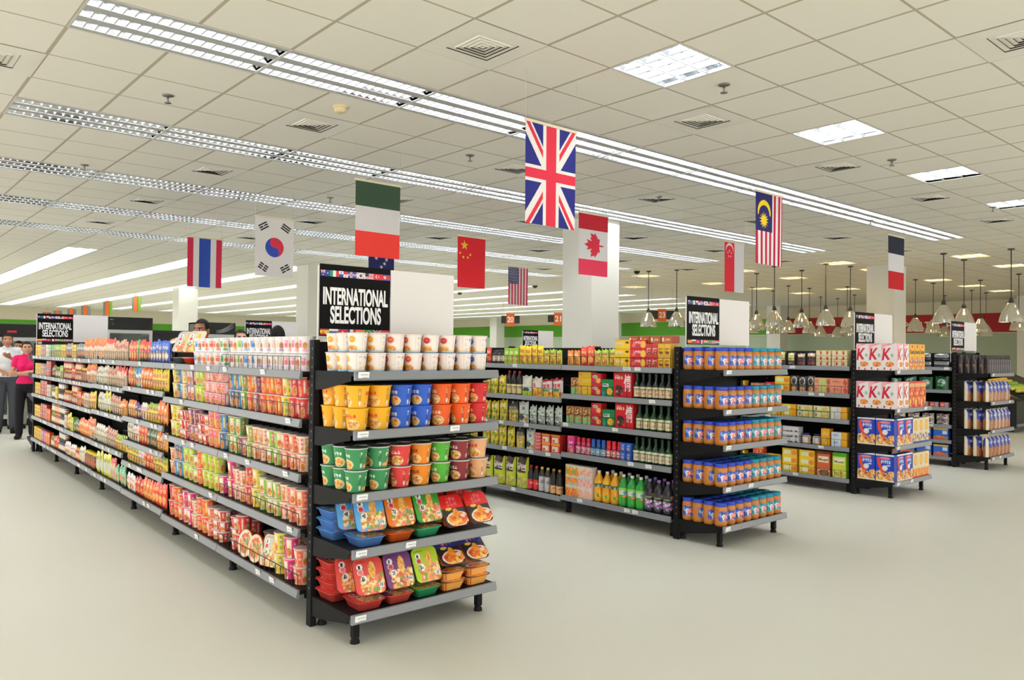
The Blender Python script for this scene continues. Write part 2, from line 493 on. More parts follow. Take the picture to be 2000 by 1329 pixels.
# strips running the other way over the departments behind
st = empty('ceiling_strip_light', (0, 0, 0)); L = STRIP_L * T
hs = MB(); e = .01
hs.box(0, .6, 0, L, .078, .095, 'lamp_frame')
for a, b in ((0, .03), (.185, .215), (.385, .415), (.57, .6)): hs.box(a, b, 0, L, -.003, .078, 'lamp_frame')
hs.box(.03, .57, 0, .012, -.003, .078, 'lamp_frame'); hs.box(.03, .57, L - .012, L, -.003, .078, 'lamp_frame')
hs.obj('housing', st)
for a in (.1075, .3, .4925): MB().box(a - .026, a + .026, .02, L - .02, .02, .03, 'strip_tube').obj('lamp_tube', st)
first = True
for i, u in enumerate(STRIP_U):
    for k in range(STRIP_N):
        o = st if first else dup(st); first = False
        o.location = (GX + u * T, GY + (STRIP_V0 + k * STRIP_L) * T, CZ)
        tag(o, 'three-line strip light over the rear departments, %s line, %s section back' % (ORD[i], ORD[k]), 'strip light', 'strip lights over the rear departments')

# ---- air diffusers
def make_diffuser():
    r = empty('air_diffuser', (0, 0, 0))
    MB().box(0.01, .59, .01, .59, .05, .06, 'vent_shade').obj('shade_backing', r)
    fr = MB(); w = .13
    def ring(mb, a, b, za, zb_, m):
        for k in range(4):
            c = [((a, a), (.6 - a, a)), ((.6 - a, a), (.6 - a, .6 - a)), ((.6 - a, .6 - a), (a, .6 - a)), ((a, .6 - a), (a, a))][k]
            d = [((b, b), (.6 - b, b)), ((.6 - b, b), (.6 - b, .6 - b)), ((.6 - b, .6 - b), (b, .6 - b)), ((b, .6 - b), (b, b))][k]
            mb.add([(*c[0], za), (*c[1], za), (*d[1], zb_), (*d[0], zb_)], [(3, 2, 1, 0)], m)
    ring(fr, .0, w, -.003, -.006, 'vent_white'); ring(fr, w, w + .002, -.006, .06, 'vent_shade')
    fr.obj('frame', r)
    for i in range(4):
        a = w + .028 + i * .034
        b = MB(); ring(b, a, a + .015, .018, -.008, 'vent_white'); ring(b, a + .0015, a + .0165, .018, -.008, 'vent_shade')
        b.obj('blade', r)
    MB().box(.285, .315, .285, .315, -.008, -.005, 'vent_white').obj('centre_plate', r)
    return r
df = make_diffuser(); first = True
for k in range(-2, 5):
    for j in range(-1, 6):
        u, v = 4 * j + 3, 4 * k + 2
        if (u, v) in hole or v > 14: continue
        o = df if first else dup(df); first = False
        o.location = (GX + u * T, GY + v * T, CZ)
        tag(o, 'square white ceiling air vent, %s in its line, %s line back' % (ORD[j + 1], ORD[k + 2]), 'air vent', 'square ceiling air vents')
# ---- sprinklers, detector, dome cameras
def make_sprinkler():
    r = empty('sprinkler', (0, 0, 0))
    MB().lathe([(.0, .0), (.045, -.001), (.045, -.006), (.03, -.012), (0, -.012)], 14, 'steel').obj('escutcheon', r)
    MB().tube([(0, 0, -.01), (0, 0, -.06)], .009, 'steel').lathe([(0, -.058), (.026, -.06), (.026, -.064), (0, -.064)], 12, 'steel').obj('head', r)
    return r
sp = make_sprinkler(); first = True
words = ['in front of the first light row near the corner', 'beside the first square light', 'between the second and third rows beside the big flags', 'above the far noodle shelves', 'between the square lights', 'above the red and white leaf flag', 'behind the white flag with the circle emblem', 'beside the third square light', 'near the blue white red flag']
for (px, py), w in zip(((328, 186), (1414, 165), (918, 303), (165, 322), (1742, 312), (1287, 384), (645, 386), (1940, 404), (1700, 430)), words):
    p = at_z(px, py, CZ)
    o = sp if first else dup(sp); first = False
    o.location = (p.x, p.y, CZ)
    tag(o, 'small metal ceiling sprinkler %s' % w, 'sprinkler', 'ceiling sprinklers')
p = at_z(665, 208, CZ)
d = empty('smoke_detector', (p.x, p.y, CZ)); tag(d, 'round cream smoke detector beside a ceiling air vent', 'smoke detector')
MB().lathe([(.06, 0), (.062, -.012), (.06, -.016)], 20, 'plastic_beige', cap1=True).obj('base', d)
MB().lathe([(.05, -.015), (.048, -.04), (.03, -.052), (0, -.053)], 20, 'plastic_beige').obj('cover', d)
mat('dome_dark', (40, 38, 36), 0.1)
for i, (px, py) in enumerate(((1045, 556), (1244, 527), (898, 570))):
    p = at_z(px, py, CZ)
    d = empty('dome_camera', (p.x, p.y, CZ)); tag(d, 'dark dome security camera on the ceiling, %s' % ['beside the stars and stripes flag', 'beside the big white column', 'below the red flag with stars', 'behind the blank white board'][i], 'camera', 'ceiling dome cameras')
    MB().lathe([(.09, 0), (.09, -.03), (.08, -.035)], 16, 'wall_cream', cap1=True).obj('base', d)
    MB().lathe([(.075, -.034), (.07, -.07), (.045, -.1), (0, -.11)], 16, 'dome_dark').obj('dome', d)

# ---- pendant lamps over the produce area
def make_pendant():
    r = empty('pendant_lamp', (0, 0, 0))                       # origin at the ceiling, lamp below
    MB().lathe([(0, 0), (.06, 0), (.06, -.02), (.012, -.03)], 14, 'dark_steel', cap1=True).obj('ceiling_rose', r)
    MB().tube([(0, 0, -.02), (0, 0, -.93)], .009, 'dark_steel').obj('stem', r)
    MB().lathe([(.018, -.9), (.034, -.93), (.045, -.98), (.05, -1.0)], 14, 'dark_steel', cap1=True).obj('socket', r)
    pr = [(.05, -1.0), (.075, -1.03), (.1, -1.08), (.135, -1.14), (.165, -1.21), (.185, -1.28), (.195, -1.345)]
    sh_ = MB(); n_ = 40; q_ = pr + [(.2, -1.35), (.19, -1.35)] + [(a - .006, b) for a, b in pr[::-1]]
    th_ = 2 * np.pi * np.arange(n_ + 1) / n_
    sh_.grid(np.array([[(a * (1 + .025 * (j % 2)) * math.sin(t), -a * (1 + .025 * (j % 2)) * math.cos(t), z) for j, t in enumerate(th_)] for a, z in q_]), 'pendant_glass', None, False, True)
    sh_.obj('shade', r)
    MB().lathe([(.02, -1.0), (.03, -1.06), (.045, -1.12), (.04, -1.16), (0, -1.18)], 12, 'bulb').obj('bulb', r)
    return r
PEND = [(1478, 534), (1469, 562), (1513, 520), (1510, 568), (1540, 558), (1566, 528), (1581, 563), (1613, 515), (1603, 580), (1661, 520), (1655, 560), (1669, 576), (1636, 583), (1721, 540), (1766, 545), (1788, 546), (1843, 495), (1845, 577), (1823, 553), (1883, 507), (1915, 547), (1926, 572), (1898, 567), (1975, 486), (1990, 535), (1267, 530), (1322, 527)]
pn = make_pendant(); first = True
order = sorted(range(len(PEND)), key=lambda i: at_z(*PEND[i], CZ).y)
_seen = []
for n, i in enumerate(order):
    p = at_z(*PEND[i], CZ)
    if p.x > 29: p *= 28.5 / p.x
    if any((p.xy - s).length < .6 for s in _seen): continue
    _seen.append(p.xy.copy())
    o = pn if first else dup(pn); first = False
    o.location = (p.x, p.y, CZ)
    near = 'near line' if p.x < 18.5 else ('middle line' if p.x < 23.5 else 'far line')
    tag(o, 'mirrored bell pendant lamp over the produce area, %s, %s counted from the fruit stand' % (near, ORD[n]), 'pendant lamp', 'bell pendant lamps')

# ------------------------------------------------------------------ shelving
class Fr:
    def __init__(s, ox, oy, ang=0.0): s.ox, s.oy, s.ang = ox, oy, ang
    def w(s, lx, ly):
        c, n = math.cos(s.ang), math.sin(s.ang)
        return (s.ox + lx * c - ly * n, s.oy + lx * n + ly * c)
FA = Fr(1.956, 4.0, -0.0257); FB = Fr(5.16, 3.95); FC = Fr(8.36, 4.02); FD = Fr(11.5, 4.12)
GW = .95                      # width of a double-sided gondola

TAG = MB().box(-.004, 0, -.031, .031, -.02, .02, 'tag_white').box(-.0046, -.004, -.024, .006, -.012, -.006, 'tag_ink').box(-.0046, -.004, -.024, .018, .004, .009, 'tag_ink').mesh('price_tag')
def shelf_mesh(L, D):
    mb = MB()
    mb.box(.0, D, .006, L - .006, -.02, 0, 'black_steel')
    for y in (.006, L - .01):
        v = []
        for yy in (y, y + .004): v += [(.03, yy, -.02), (D, yy, -.02), (D, yy, -.105), (D - .1, yy, -.1), (.03, yy, -.045)]
        mb.add(v, [(0, 1, 2, 3, 4), (9, 8, 7, 6, 5), (0, 5, 6, 1), (4, 3, 8, 9), (0, 4, 9, 5), (2, 7, 8, 3)], 'black_steel')
    return mb.mesh('shelf')
def rail_mesh(L):
    mb = MB()
    P = [(0, .006), (-.012, .004), (-.02, -.036), (-.014, -.042), (0, -.04)]
    v = [(x, .004, z) for x, z in P] + [(x, L - .004, z) for x, z in P]
    mb.add(v, [(4, 3, 2, 1, 0), (5, 6, 7, 8, 9)] + [(i, (i + 1) % 5, 5 + (i + 1) % 5, 5 + i) for i in range(5)], 'rail_grey')
    return mb.mesh('price_rail')
def guard_mesh(L, h=.085):
    mb = MB(); r = .0019
    for z in (.004, h): mb.box(-.004 - r, -.004 + r, .02, L - .02, z - r, z + r, 'wire_black')
    n = int((L - .04) / .075)
    for i in range(n + 1):
        y = .02 + (L - .04) * i / n; mb.box(-.004 - r * .7, -.004 + r * .7, y - r * .7, y + r * .7, .004, h, 'wire_black')
    return mb.mesh('wire_guard')
def upright_mesh(H, w=.03, d=.05):
    mb = MB().box(-d / 2, d / 2, -w / 2, w / 2, 0, H, 'black_steel')
    return mb
def slots(mb, x, y0, y1, H, face=-1):
    z = .2
    while z < H - .05:
        mb.box(x - .0008, x + .0008, y0, y1, z, z + .012, 'slot_grey'); z += .05
    return mb
RNG = random.Random(7)
def gondola(name, label, fr, bay, nb, left, right, tags_upto=3, guard=()):
    root = empty('gondola_shelving', (fr.ox, fr.oy, 0), fr.ang)
    tag(root, label, 'shelving', 'double sided aisle shelving')
    cx = GW / 2; L = bay * nb
    bp = MB().box(cx - .012, cx + .012, .0, L, .13, 1.545, 'black_steel')
    bp.obj('back_panel', root)
    up = None
    for k in range(nb + 1):
        y = min(max(k * bay, .016), L - .016)
        if up is None:
            mb = upright_mesh(1.56, .03, .07)
            for sx in (-.036, .036): slots(mb, sx, -.006, .006, 1.56)
            up = mb.mesh('upright')
        inst(up, 'upright', root, (cx, y, 0))
    sm = shelf_mesh(bay, .45); rm = rail_mesh(bay); gm = guard_mesh(bay)
    leg = MB().box(-.018, .018, -.018, .018, .03, .104, 'black_steel').lathe([(.02, .03), (.026, .012), (.028, 0)], 10, 'black_steel', cap0=True, cap1=True).mesh('leg')
    for k in range(nb):
        for side, lv in ((0, left), (1, right)):
            if k >= len(lv): continue
            for i, z in enumerate(lv[k]):
                if side == 0: s = inst(sm, 'shelf', root, (0, k * bay, z), 0)
                else: s = inst(sm, 'shelf', root, (GW, (k + 1) * bay, z), math.pi)
                inst(rm, 'price_rail', s)
                if side == 0 and k < tags_upto:
                    n = RNG.randint(1, 3) + (2 if k > 2 else 0)
                    for y in sorted(RNG.uniform(.06, bay - .06) for _ in range(n)): inst(TAG, 'price_tag', s, (-.0165, y, -.017), 0, (0, -.18, 0))
                if side == 0 and (k, i) in guard: inst(gm, 'wire_guard', s)
    for k in range(nb + 1):
        y = min(max(k * bay, .06), L - .06)
        for sx in (0, 1):
            inst(leg, 'leg', root, (.1 if sx == 0 else GW - .1, y, 0))
    return root
Z5 = [1.377, 1.112, .812, .512, .178]
LA = [Z5, Z5, [1.377, 1.147, .872, .658, .464, .2], [1.377, 1.12, .852, .52, .205]] + [[1.372, 1.112, .84, .522, .212]] * 3
GUARD_A = {(0, i) for i in range(5)} | {(2, i) for i in range(5)} | {(3, i) for i in range(4)} | {(4, i) for i in range(3)} | {(5, 0), (5, 1)}
gondola('a', 'long black noodle aisle shelving with a cup noodle end cap', FA, 1.28, 7, LA, [Z5] * 7, 7, GUARD_A)
LB = [[1.377, 1.112, .846, .57, .17], [1.377, 1.07, .8, .545, .15]] + [Z5] * 5
GUARD_B = {(0, 0), (0, 1), (0, 2), (0, 3), (1, 0), (1, 1), (1, 2)}
gondola('b', 'black aisle shelving of bottles and boxes behind the jar end cap', FB, 1.27, 7, LB, [Z5] * 2, 2, GUARD_B)
LC = [[1.372, 1.072, .788, .488, .15]] * 3
gondola('c', 'black aisle shelving of biscuits and muesli behind the cereal end cap', FC, 1.26, 3, LC, [Z5] * 2, 2, {(0, 0), (0, 1), (0, 2), (0, 3), (0, 4)})
gondola('c2', 'black aisle shelving continuing behind the white column', Fr(8.36, 8.55), 1.26, 4, [Z5] * 2, [Z5] * 1, 0)
LD = [[1.345, 1.035, .795, .558, .35, .125]] * 2 + [Z5] * 5
gondola('d', 'black aisle shelving of blue boxes behind the bagged bread end cap', FD, 1.26, 7, LD, [Z5] * 2, 2)

def end_cap(label, fr, W, D, levels, flip=False, tags=True, guard=()):
    root = empty('end_cap_shelving', (*fr, 0), math.pi if flip else 0)
    tag(root, label, 'shelving', 'end cap shelving')
    MB().box(.02, W - .02, -.02, 0, .13, 1.545, 'black_steel').obj('back_panel', root)
    mb = upright_mesh(1.555, .05, .035)
    slots(mb, -.018, -.012, -.002, 1.555); slots(mb, .018, -.012, -.002, 1.555)
    up = mb.mesh('upright')
    for x in (.0175, W - .0175): inst(up, 'upright', root, (x, -.02, 0))
    sm = shelf_mesh(W, D - .05); rm = rail_mesh(W)
    for i, z in enumerate(levels):
        s = inst(sm, 'shelf', root, (0, -D + .02, z), 0, (0, 0, math.pi / 2))
        s.location = (W, -D + .02, z)
        inst(rm, 'price_rail', s)
        if tags:
            for y in ([.05] + ([RNG.uniform(.3, .75)] if i % 2 else [])):
                inst(TAG, 'price_tag', s, (-.0165, W - y, -.017), 0, (0, -.18, 0))
    leg = MB().box(-.017, .017, -.017, .017, .03, .146, 'black_steel').lathe([(.018, .03), (.024, .012), (.026, 0)], 10, 'black_steel', cap0=True, cap1=True).mesh('leg')
    for x in (.07, W - .07):
        for y in (-D + .09, -.04): inst(leg, 'leg', root, (x, y, 0))
    return root
CAPA = (1.98, 3.965); CAPB = (5.18, 3.945); CAPC = (8.38, 4.015); CAPD = (11.51, 4.115)
ZA = [1.388, 1.088, .772, .49, .165]
ZB = [1.372, 1.065, .79, .468, .165]
ZCc = [1.342, .937, .548, .172]
ZDd = [1.275, .9, .528, .17]
end_cap('black end cap of five shelves holding cup noodles and noodle trays', CAPA, .945, .49, ZA)
end_cap('black end cap of five shelves full of peanut butter jars', CAPB, .92, .48, ZB)
end_cap('black end cap of four shelves full of cereal boxes', CAPC, .92, .48, ZCc)
end_cap('black end cap of four shelves with bagged bread and dark pouches', CAPD, .88, .48, ZDd)
xa, ya = FA.w(GW, 7 * 1.28 + .045)
end_cap('black end cap with yellow boxes at the far end of the noodle aisle', (xa, ya), .94, .48, Z5, True, False)

# ------------------------------------------------------------------ flags
def star(art, cu, cv, r, col, n=5, inner=.4, rot=0.0):
    a = art.h / art.w
    pts = []
    for i in range(2 * n):
        q = r if i % 2 == 0 else r * inner
        t = -math.pi / 2 + math.pi * i / n + rot
        pts.append((cu + q * math.cos(t), cv + q * math.sin(t) / a))
    return art.poly(pts, col)
def union(w, h, portrait=True, navy=(44, 46, 128), red=(226, 52, 74)):
    A = Art(w, h, navy)
    X, Y = (A.V, A.U) if portrait else (A.U, A.V)
    x = X * 60 - 30; y = Y * 30 - 15
    # diagonals
    for sgn in (1, -1):
        d = (y - sgn * x * .5) / math.sqrt(1.25)
        A.put(np.abs(d) < 3, (236, 232, 226))
    for sgn in (1, -1):
        d = (y - sgn * x * .5) / math.sqrt(1.25) * (1 if sgn > 0 else -1)
        s = np.where(x * (1 if not portrait else -1) > 0, d, -d)
        A.put((s > 0) & (s < 2), red)
    A.put((np.abs(x) < 5) | (np.abs(y) < 5), (236, 232, 226))
    A.put((np.abs(x) < 3) | (np.abs(y) < 3), red)
    return A
def fl_bands(w, h, cols, vert=False):
    A = Art(w, h, cols[0]); n = len(cols)
    for i, c in enumerate(cols): A.rect(i / n, 0, (i + 1) / n, 1, c) if vert else A.rect(0, i / n, 1, (i + 1) / n, c)
    return A
def fl_thai(w, h, vert=True):
    R, Wt, Bl = (206, 42, 72), (232, 230, 226), (48, 74, 168)
    A = Art(w, h, R)
    for a, b, c in ((1 / 6, 5 / 6, Wt), (2 / 6, 4 / 6, Bl)): A.rect(a, 0, b, 1, c) if vert else A.rect(0, a, 1, b, c)
    return A
def fl_korea(w, h, portrait=True):
    A = Art(w, h, (232, 228, 224)); a = h / w; r = .24 if portrait else .17
    R, B, K = (214, 52, 72), (50, 76, 170), (38, 36, 40)
    x = A.U - .5; y = (A.V - .5) * a
    d = np.hypot(x, y); q = d < r
    A.put(q & (x < 0), B); A.put(q & (x >= 0), R)
    A.put(np.hypot(x, y + r / 2) < r / 2, R); A.put(np.hypot(x, y - r / 2) < r / 2, B)
    px, py = (.29, .5) if portrait else (.33, .19)
    for i, (sx, sy, brk) in enumerate(((-1, -1, (0, 1, 0)), (1, -1, (0, 0, 0)), (-1, 1, (1, 1, 1)), (1, 1, (1, 0, 1)))):
        cx, cy = sx * px, sy * py
        t = math.atan2(cy, cx)
        ux = (x - cx) * math.cos(t) + (y - cy) * math.sin(t); uy = -(x - cx) * math.sin(t) + (y - cy) * math.cos(t)
        for k in range(3):
            m = (np.abs(ux - (k - 1) * r * .24) < r * .075) & (np.abs(uy) < r * .5)
            if brk[k]: m &= np.abs(uy) > r * .05
            A.put(m, K)
    return A
def fl_china(w, h):
    A = Art(w, h, (206, 34, 40)); Y = (240, 196, 60)
    star(A, .24, .17, .145, Y)
    for cu, cv in ((.09, .33), (.2, .405), (.36, .405), (.45, .345)): star(A, cu, cv, .05, Y)
    return A
def fl_usa(w, h, portrait=True):
    A = Art(w, h, (236, 226, 226)); R, N = (202, 48, 74), (46, 48, 96)
    for i in range(0, 13, 2): A.rect(i / 13, 0, (i + 1) / 13, 1, R) if portrait else A.rect(0, i / 13, 1, (i + 1) / 13, R)
    if portrait:
        A.rect(0, 0, 7 / 13, .44, N)
        for i in range(5):
            for j in range(6): star(A, .06 + .105 * i, .035 + .074 * j, .03, (236, 232, 236))
        for i in range(4):
            for j in range(5): star(A, .112 + .105 * i, .072 + .074 * j, .03, (236, 232, 236))
    else: A.rect(0, 0, .42, 7 / 13, N)
    return A
def fl_malaysia(w, h):
    A = Art(w, h, (234, 228, 228)); R = (186, 32, 64)
    for i in range(0, 12, 2): A.rect((i + .05) / 12, 0, (i + 1) / 12, 1, R)
    A.rect(.96, 0, 1, 1, R)
    A.rect(0, 0, .62, .54, (42, 40, 96))
    a = h / w; x = A.U; y = A.V * a
    m = (np.hypot(x - .31, y - .3 * a * .9) < .24) & ~(np.hypot(x - .31, y - .34 * a * .93) < .205)
    A.put(m & (A.V < .31), (240, 208, 40))
    star(A, .3, .385, .17, (240, 208, 40), 14, .5)
    return A
def fl_singapore(w, h):
    A = Art(w, h, (214, 44, 56)); A.rect(.5, 0, 1, 1, (224, 222, 222))
    a = h / w; x = A.U; y = A.V * a
    A.put((np.hypot(x - .25, y - .22) < .19) & ~(np.hypot(x - .25, y - .275) < .18), (236, 220, 220))
    for i in range(5):
        t = -math.pi / 2 + i * 2 * math.pi / 5
        star(A, .25 + .09 * math.cos(t), (.34 + .09 * math.sin(t)) / a, .04, (236, 220, 220))
    return A
LEAF = [(0, -1), (.18, -.62), (.42, -.74), (.3, -.2), (.52, -.42), (.6, -.28), (.95, -.36), (.84, -.02), (.98, .1), (.5, .46), (.56, .62), (.06, .54), (.05, 1.0)]
def fl_canada(w, h):
    A = Art(w, h, (224, 222, 220)); A.rect(0, 0, 1, .26, (186, 34, 46)); A.rect(0, .74, 1, 1, (214, 54, 80))
    a = h / w; pts = LEAF + [(-x, y) for x, y in LEAF[::-1]]
    # turned a quarter turn: the tip points to the side
    A.poly([(.52 + .34 * y, .5 + .3 * x / a) for x, y in pts], (204, 44, 62))
    return A
def fl_australia(w, h):
    A = Art(w, h, (40, 42, 92))
    A.paste(union(w, h, False).a, 0, .5, .52, 1)
    star(A, .75, .8, .15, (226, 224, 230), 7, .42)
    for cu, cv in ((.3, .1), (.7, .12), (.5, .3), (.62, .22)): star(A, cu, cv, .07, (226, 224, 230), 7, .45)
    return A
def mini(kind):
    w, h = 24, 14
    if kind == 'au':
        A = Art(w, h, (40, 60, 150)); A.paste(union(24, 14, False).a, 0, 0, .5, .5); star(A, .25, .75, .1, (240, 240, 240)); star(A, .75, .5, .12, (240, 240, 240))
    elif kind == 'it': A = fl_bands(w, h, ((30, 150, 90), (240, 240, 240), (214, 50, 60)), True)
    elif kind == 'pa': A = Art(w, h, (240, 240, 240)).rect(.5, 0, 1, .5, (214, 50, 60)).rect(0, .5, .5, 1, (50, 70, 160)); star(A, .25, .25, .12, (50, 70, 160)); star(A, .75, .75, .12, (214, 50, 60))
    elif kind == 'is': A = Art(w, h, (50, 80, 170)).rect(.3, 0, .5, 1, (240, 240, 240)).rect(0, .36, 1, .64, (240, 240, 240)).rect(.36, 0, .44, 1, (214, 50, 60)).rect(0, .44, 1, .56, (214, 50, 60))
    elif kind == 'kr': A = fl_korea(w, h, False)
    elif kind == 'us': A = fl_usa(w, h, False)
    elif kind == 'tr':
        A = Art(w, h, (224, 40, 56)); A.ell(.4, .5, .16, .28, (245, 240, 240)); A.ell(.45, .5, .13, .23, (224, 40, 56)); star(A, .6, .5, .08, (245, 240, 240))
    elif kind == 'kp': A = Art(w, h, (214, 50, 66)).rect(0, 0, 1, .16, (60, 80, 170)).rect(0, .84, 1, 1, (60, 80, 170)); A.ell(.36, .5, .14, .24, (245, 240, 240)); star(A, .36, .5, .11, (214, 50, 66))
    elif kind == 'es': A = Art(w, h, (204, 40, 50)).rect(0, .25, 1, .75, (246, 210, 60)).rect(.25, .38, .4, .62, (204, 120, 50))
    elif kind == 'ru': A = fl_bands(w, h, ((244, 244, 244), (50, 80, 180), (220, 50, 60)))
    elif kind == 'hk':
        A = Art(w, h, (224, 40, 66)); star(A, .5, .5, .18, (245, 240, 240))
    elif kind == 'fr': A = fl_bands(w, h, ((50, 70, 150), (244, 244, 244), (226, 50, 66)), True)
    elif kind == 'in': A = fl_bands(w, h, ((246, 130, 80), (244, 244, 244), (60, 140, 90))); A.ell(.5, .5, .07, .12, (60, 70, 160))
    elif kind == 'br': A = Art(w, h, (40, 150, 90)).poly([(.5, .08), (.93, .5), (.5, .92), (.07, .5)], (246, 220, 60)); A.ell(.5, .5, .15, .26, (50, 60, 140))
    elif kind == 'gb': A = union(w, h, False)
    else: A = fl_bands(w, h, ((224, 50, 66), (244, 244, 244), (50, 130, 90)))
    return A
def flag_grid(art, w, h, nu, nv, mname='printed_cloth'):
    mb = MB(); cols = art.sample(nu, nv)
    U = np.linspace(-w / 2, w / 2, nu + 1); V = np.linspace(0, -h, nv + 1)
    P = np.zeros((nv + 1, nu + 1, 3)); P[..., 0] = U[None]; P[..., 2] = V[:, None]
    P[..., 1] = .006 * np.sin(U * 9)[None] * (np.linspace(0, 1, nv + 1)[:, None])
    Q = P.copy(); P[..., 1] -= .0012; Q[..., 1] += .0012
    mb.grid(P, mname, cols, True)
    k = max(1, nu // 40)
    mb.grid(Q[::k, ::k][:, ::-1], mname, art.sample(len(range(0, nu + 1, k)) - 1, len(range(0, nv + 1, k)) - 1), True) if nu % k == 0 and nv % k == 0 else mb.grid(Q[:, ::-1], mname, cols, True)
    return mb
mat('flag_bar', (226, 216, 184), 0.5); mat('nylon_line', (206, 202, 186), 0.4)
FLAGS = [
    ('union', lambda: union(128, 184), (3.64, 4.07), 'tall red white and blue crossed flag hanging above the noodle end cap aisle', 128, 184),
    ('ita', lambda: fl_bands(100, 144, ((56, 80, 58), (222, 218, 216), (236, 62, 52))), (3.74, 6.6), 'green white and red banded flag hanging behind the crossed union flag', 20, 144),
    ('kor', lambda: fl_korea(112, 160), (3.88, 9.27), 'white flag with red and blue circle emblem and black bars', 112, 160),
    ('tha', lambda: fl_thai(96, 144), (3.88, 11.68), 'red white and blue vertically striped flag furthest along the noodle aisle', 48, 12),
    ('mys', lambda: fl_malaysia(112, 160), (6.9, 4.28), 'red and white striped flag with yellow crescent and sun', 112, 160),
    ('fra', lambda: fl_bands(100, 144, ((40, 42, 58), (214, 212, 214), (190, 30, 36))), (10.7, 4.63), 'dark blue white and red banded flag near the produce area', 20, 144),
    ('sgp', lambda: fl_singapore(80, 116), (9.69, 6.51), 'half red half white flag with small white crescent', 80, 116),
    ('can', lambda: fl_canada(96, 140), (6.5, 6.33), 'red and white flag with a maple leaf before the white column', 96, 140),
    ('chn', lambda: fl_china(80, 116), (6.62, 8.81), 'plain red flag with yellow stars', 80, 116),
    ('usa', lambda: fl_usa(104, 150), (9.72, 11.32), 'stars and stripes flag in the distance', 104, 150),
    ('aus', lambda: fl_australia(72, 104), (6.73, 11.42), 'navy flag with a white star partly behind the banded flag', 72, 104),
]
for key, fn, (x, y), lb, nu, nv in FLAGS:
    z = 3.125
    r = empty('hanging_flag', (x + .25, y, z)); tag(r, lb, 'flag', 'hanging country flags')
    flag_grid(fn(), .5, .72, nu, nv).obj('cloth', r)
    MB().box(-.26, .26, -.006, .006, -.004, .016, 'flag_bar').obj('top_bar', r)
    for s in (-.25, .25): MB().tube([(s, 0, .014), (s, 0, CZ - z)], .0018, 'nylon_line', 5).obj('hanging_line', r)

# ------------------------------------------------------------------ sign toppers
SW, SH = .455, .405
def make_sign():
    r = empty('sign_board', (0, 0, 0))
    b = MB().box(0, SW, -.004, .004, 0, SH, 'sign_black').obj('black_panel', r)
    lettering('lettering', 'INTERNATIONAL', .1, 'letter_white', (SW / 2, -.006, SH * .56), ((1, 0, 0), (0, 0, 1)), b, SW * .92, .028)
    lettering('lettering', 'SELECTIONS', .1, 'letter_white', (SW / 2, -.006, SH * .3), ((1, 0, 0), (0, 0, 1)), b, SW * .72, .028)
    for z0, z1, ks in ((.83, .915, ('au', 'it', 'pa', 'is', 'kr', 'us', 'tr', 'kp')), (.015, .1, ('es', 'ru', 'hk', 'fr', 'in', 'br', 'gb', 'hu'))):
        a = np.concatenate([mini(k).a for k in ks], 1)
        nv, nu = a.shape[:2]
        U = np.linspace(.002, SW - .002, nu + 1); V = np.linspace(z1 * SH, z0 * SH, nv + 1)
        P = np.zeros((nv + 1, nu + 1, 3)); P[..., 0] = U[None]; P[..., 2] = V[:, None]; P[..., 1] = -.0055
        MB().grid(P, 'printed_card', a).obj('flag_strip', b)
    MB().box(SW + .006, SW + .006 + .465, -.0035, .0035, .0, SH - .004, 'white_board').obj('white_panel', r)
    for x in (-.008, SW * 2): MB().box(x, x + .008, .004, .012, -.16, SH * .98, 'white_board').obj('support_post', r)
    return r
sg = make_sign(); first = True
for (x, y), lb in (((2.05, 4.0), 'large black flag-edged sign and blank white board above the cup noodle end cap'), ((5.39, 3.98), 'black flag-edged sign and blank white board above the peanut butter end cap'), ((8.54, 4.05), 'black flag-edged sign and blank white board above the cereal end cap'), ((11.56, 4.15), 'black flag-edged sign and blank white board above the bagged bread end cap'), ((2.225, 12.955), 'black flag-edged sign at the far end of the noodle aisle beside two shoppers'), ((5.21, 12.78), 'black flag-edged sign rising behind the pale cup row, beside dark hair'), ((11.5, 12.88), 'tiny distant black flag-edged sign left of the white column')):
    o = sg if first else dup(sg); first = False
    o.location = (x, y, 1.578)
    tag(o, lb, 'sign', 'international selections signs')

# numbered aisle boards and fascia signs far away
mat('board_dark', (44, 46, 44), 0.5); mat('tile_orange', (222, 104, 30), 0.5)
for n, (cx, dpx, y0, y1) in (('20', (997, 18, 617, 632)), ('21', (1090, 20, 616, 630)), ('23', (1293, 25, 607, 624))):
    d = {'20': 30.0, '21': 29.0, '23': 24.0}[n]
    p = ray(cx, (y0 + y1) / 2); c = Vector((0, 0, EYE)) + p * d; k = d / F_PX
    u = Vector((_R.x, _R.y, 0)).normalized(); ang = math.atan2(u.y, u.x)
    r = empty('aisle_sign', c, ang); tag(r, 'distant hanging aisle board with an orange number tile reading %s' % n, 'sign', 'numbered aisle boards')
    MB().box(-dpx * k, dpx * k, 0, .03, -(y1 - y0) * k / 2, (y1 - y0) * k / 2, 'board_dark').obj('board', r)
    t = MB().box(-8 * k, 8 * k, -.02, .05, -13 * k, 12 * k, 'tile_orange').obj('number_tile', r)
    lettering('lettering', n, 11 * k, 'letter_white', (0, -.024, 0), ((1, 0, 0), (0, 0, 1)), t, 12 * k, .02)
    for s in (-1, 1): MB().tube([(s * dpx * k * .8, .015, (y1 - y0) * k / 2), (s * dpx * k * .8, .015, CZ - c.z)], .006, 'nylon_line', 5).obj('hanging_line', r)
mat('board_green', (120, 168, 60), 0.5); mat('board_grey', (120, 122, 118), 0.5)
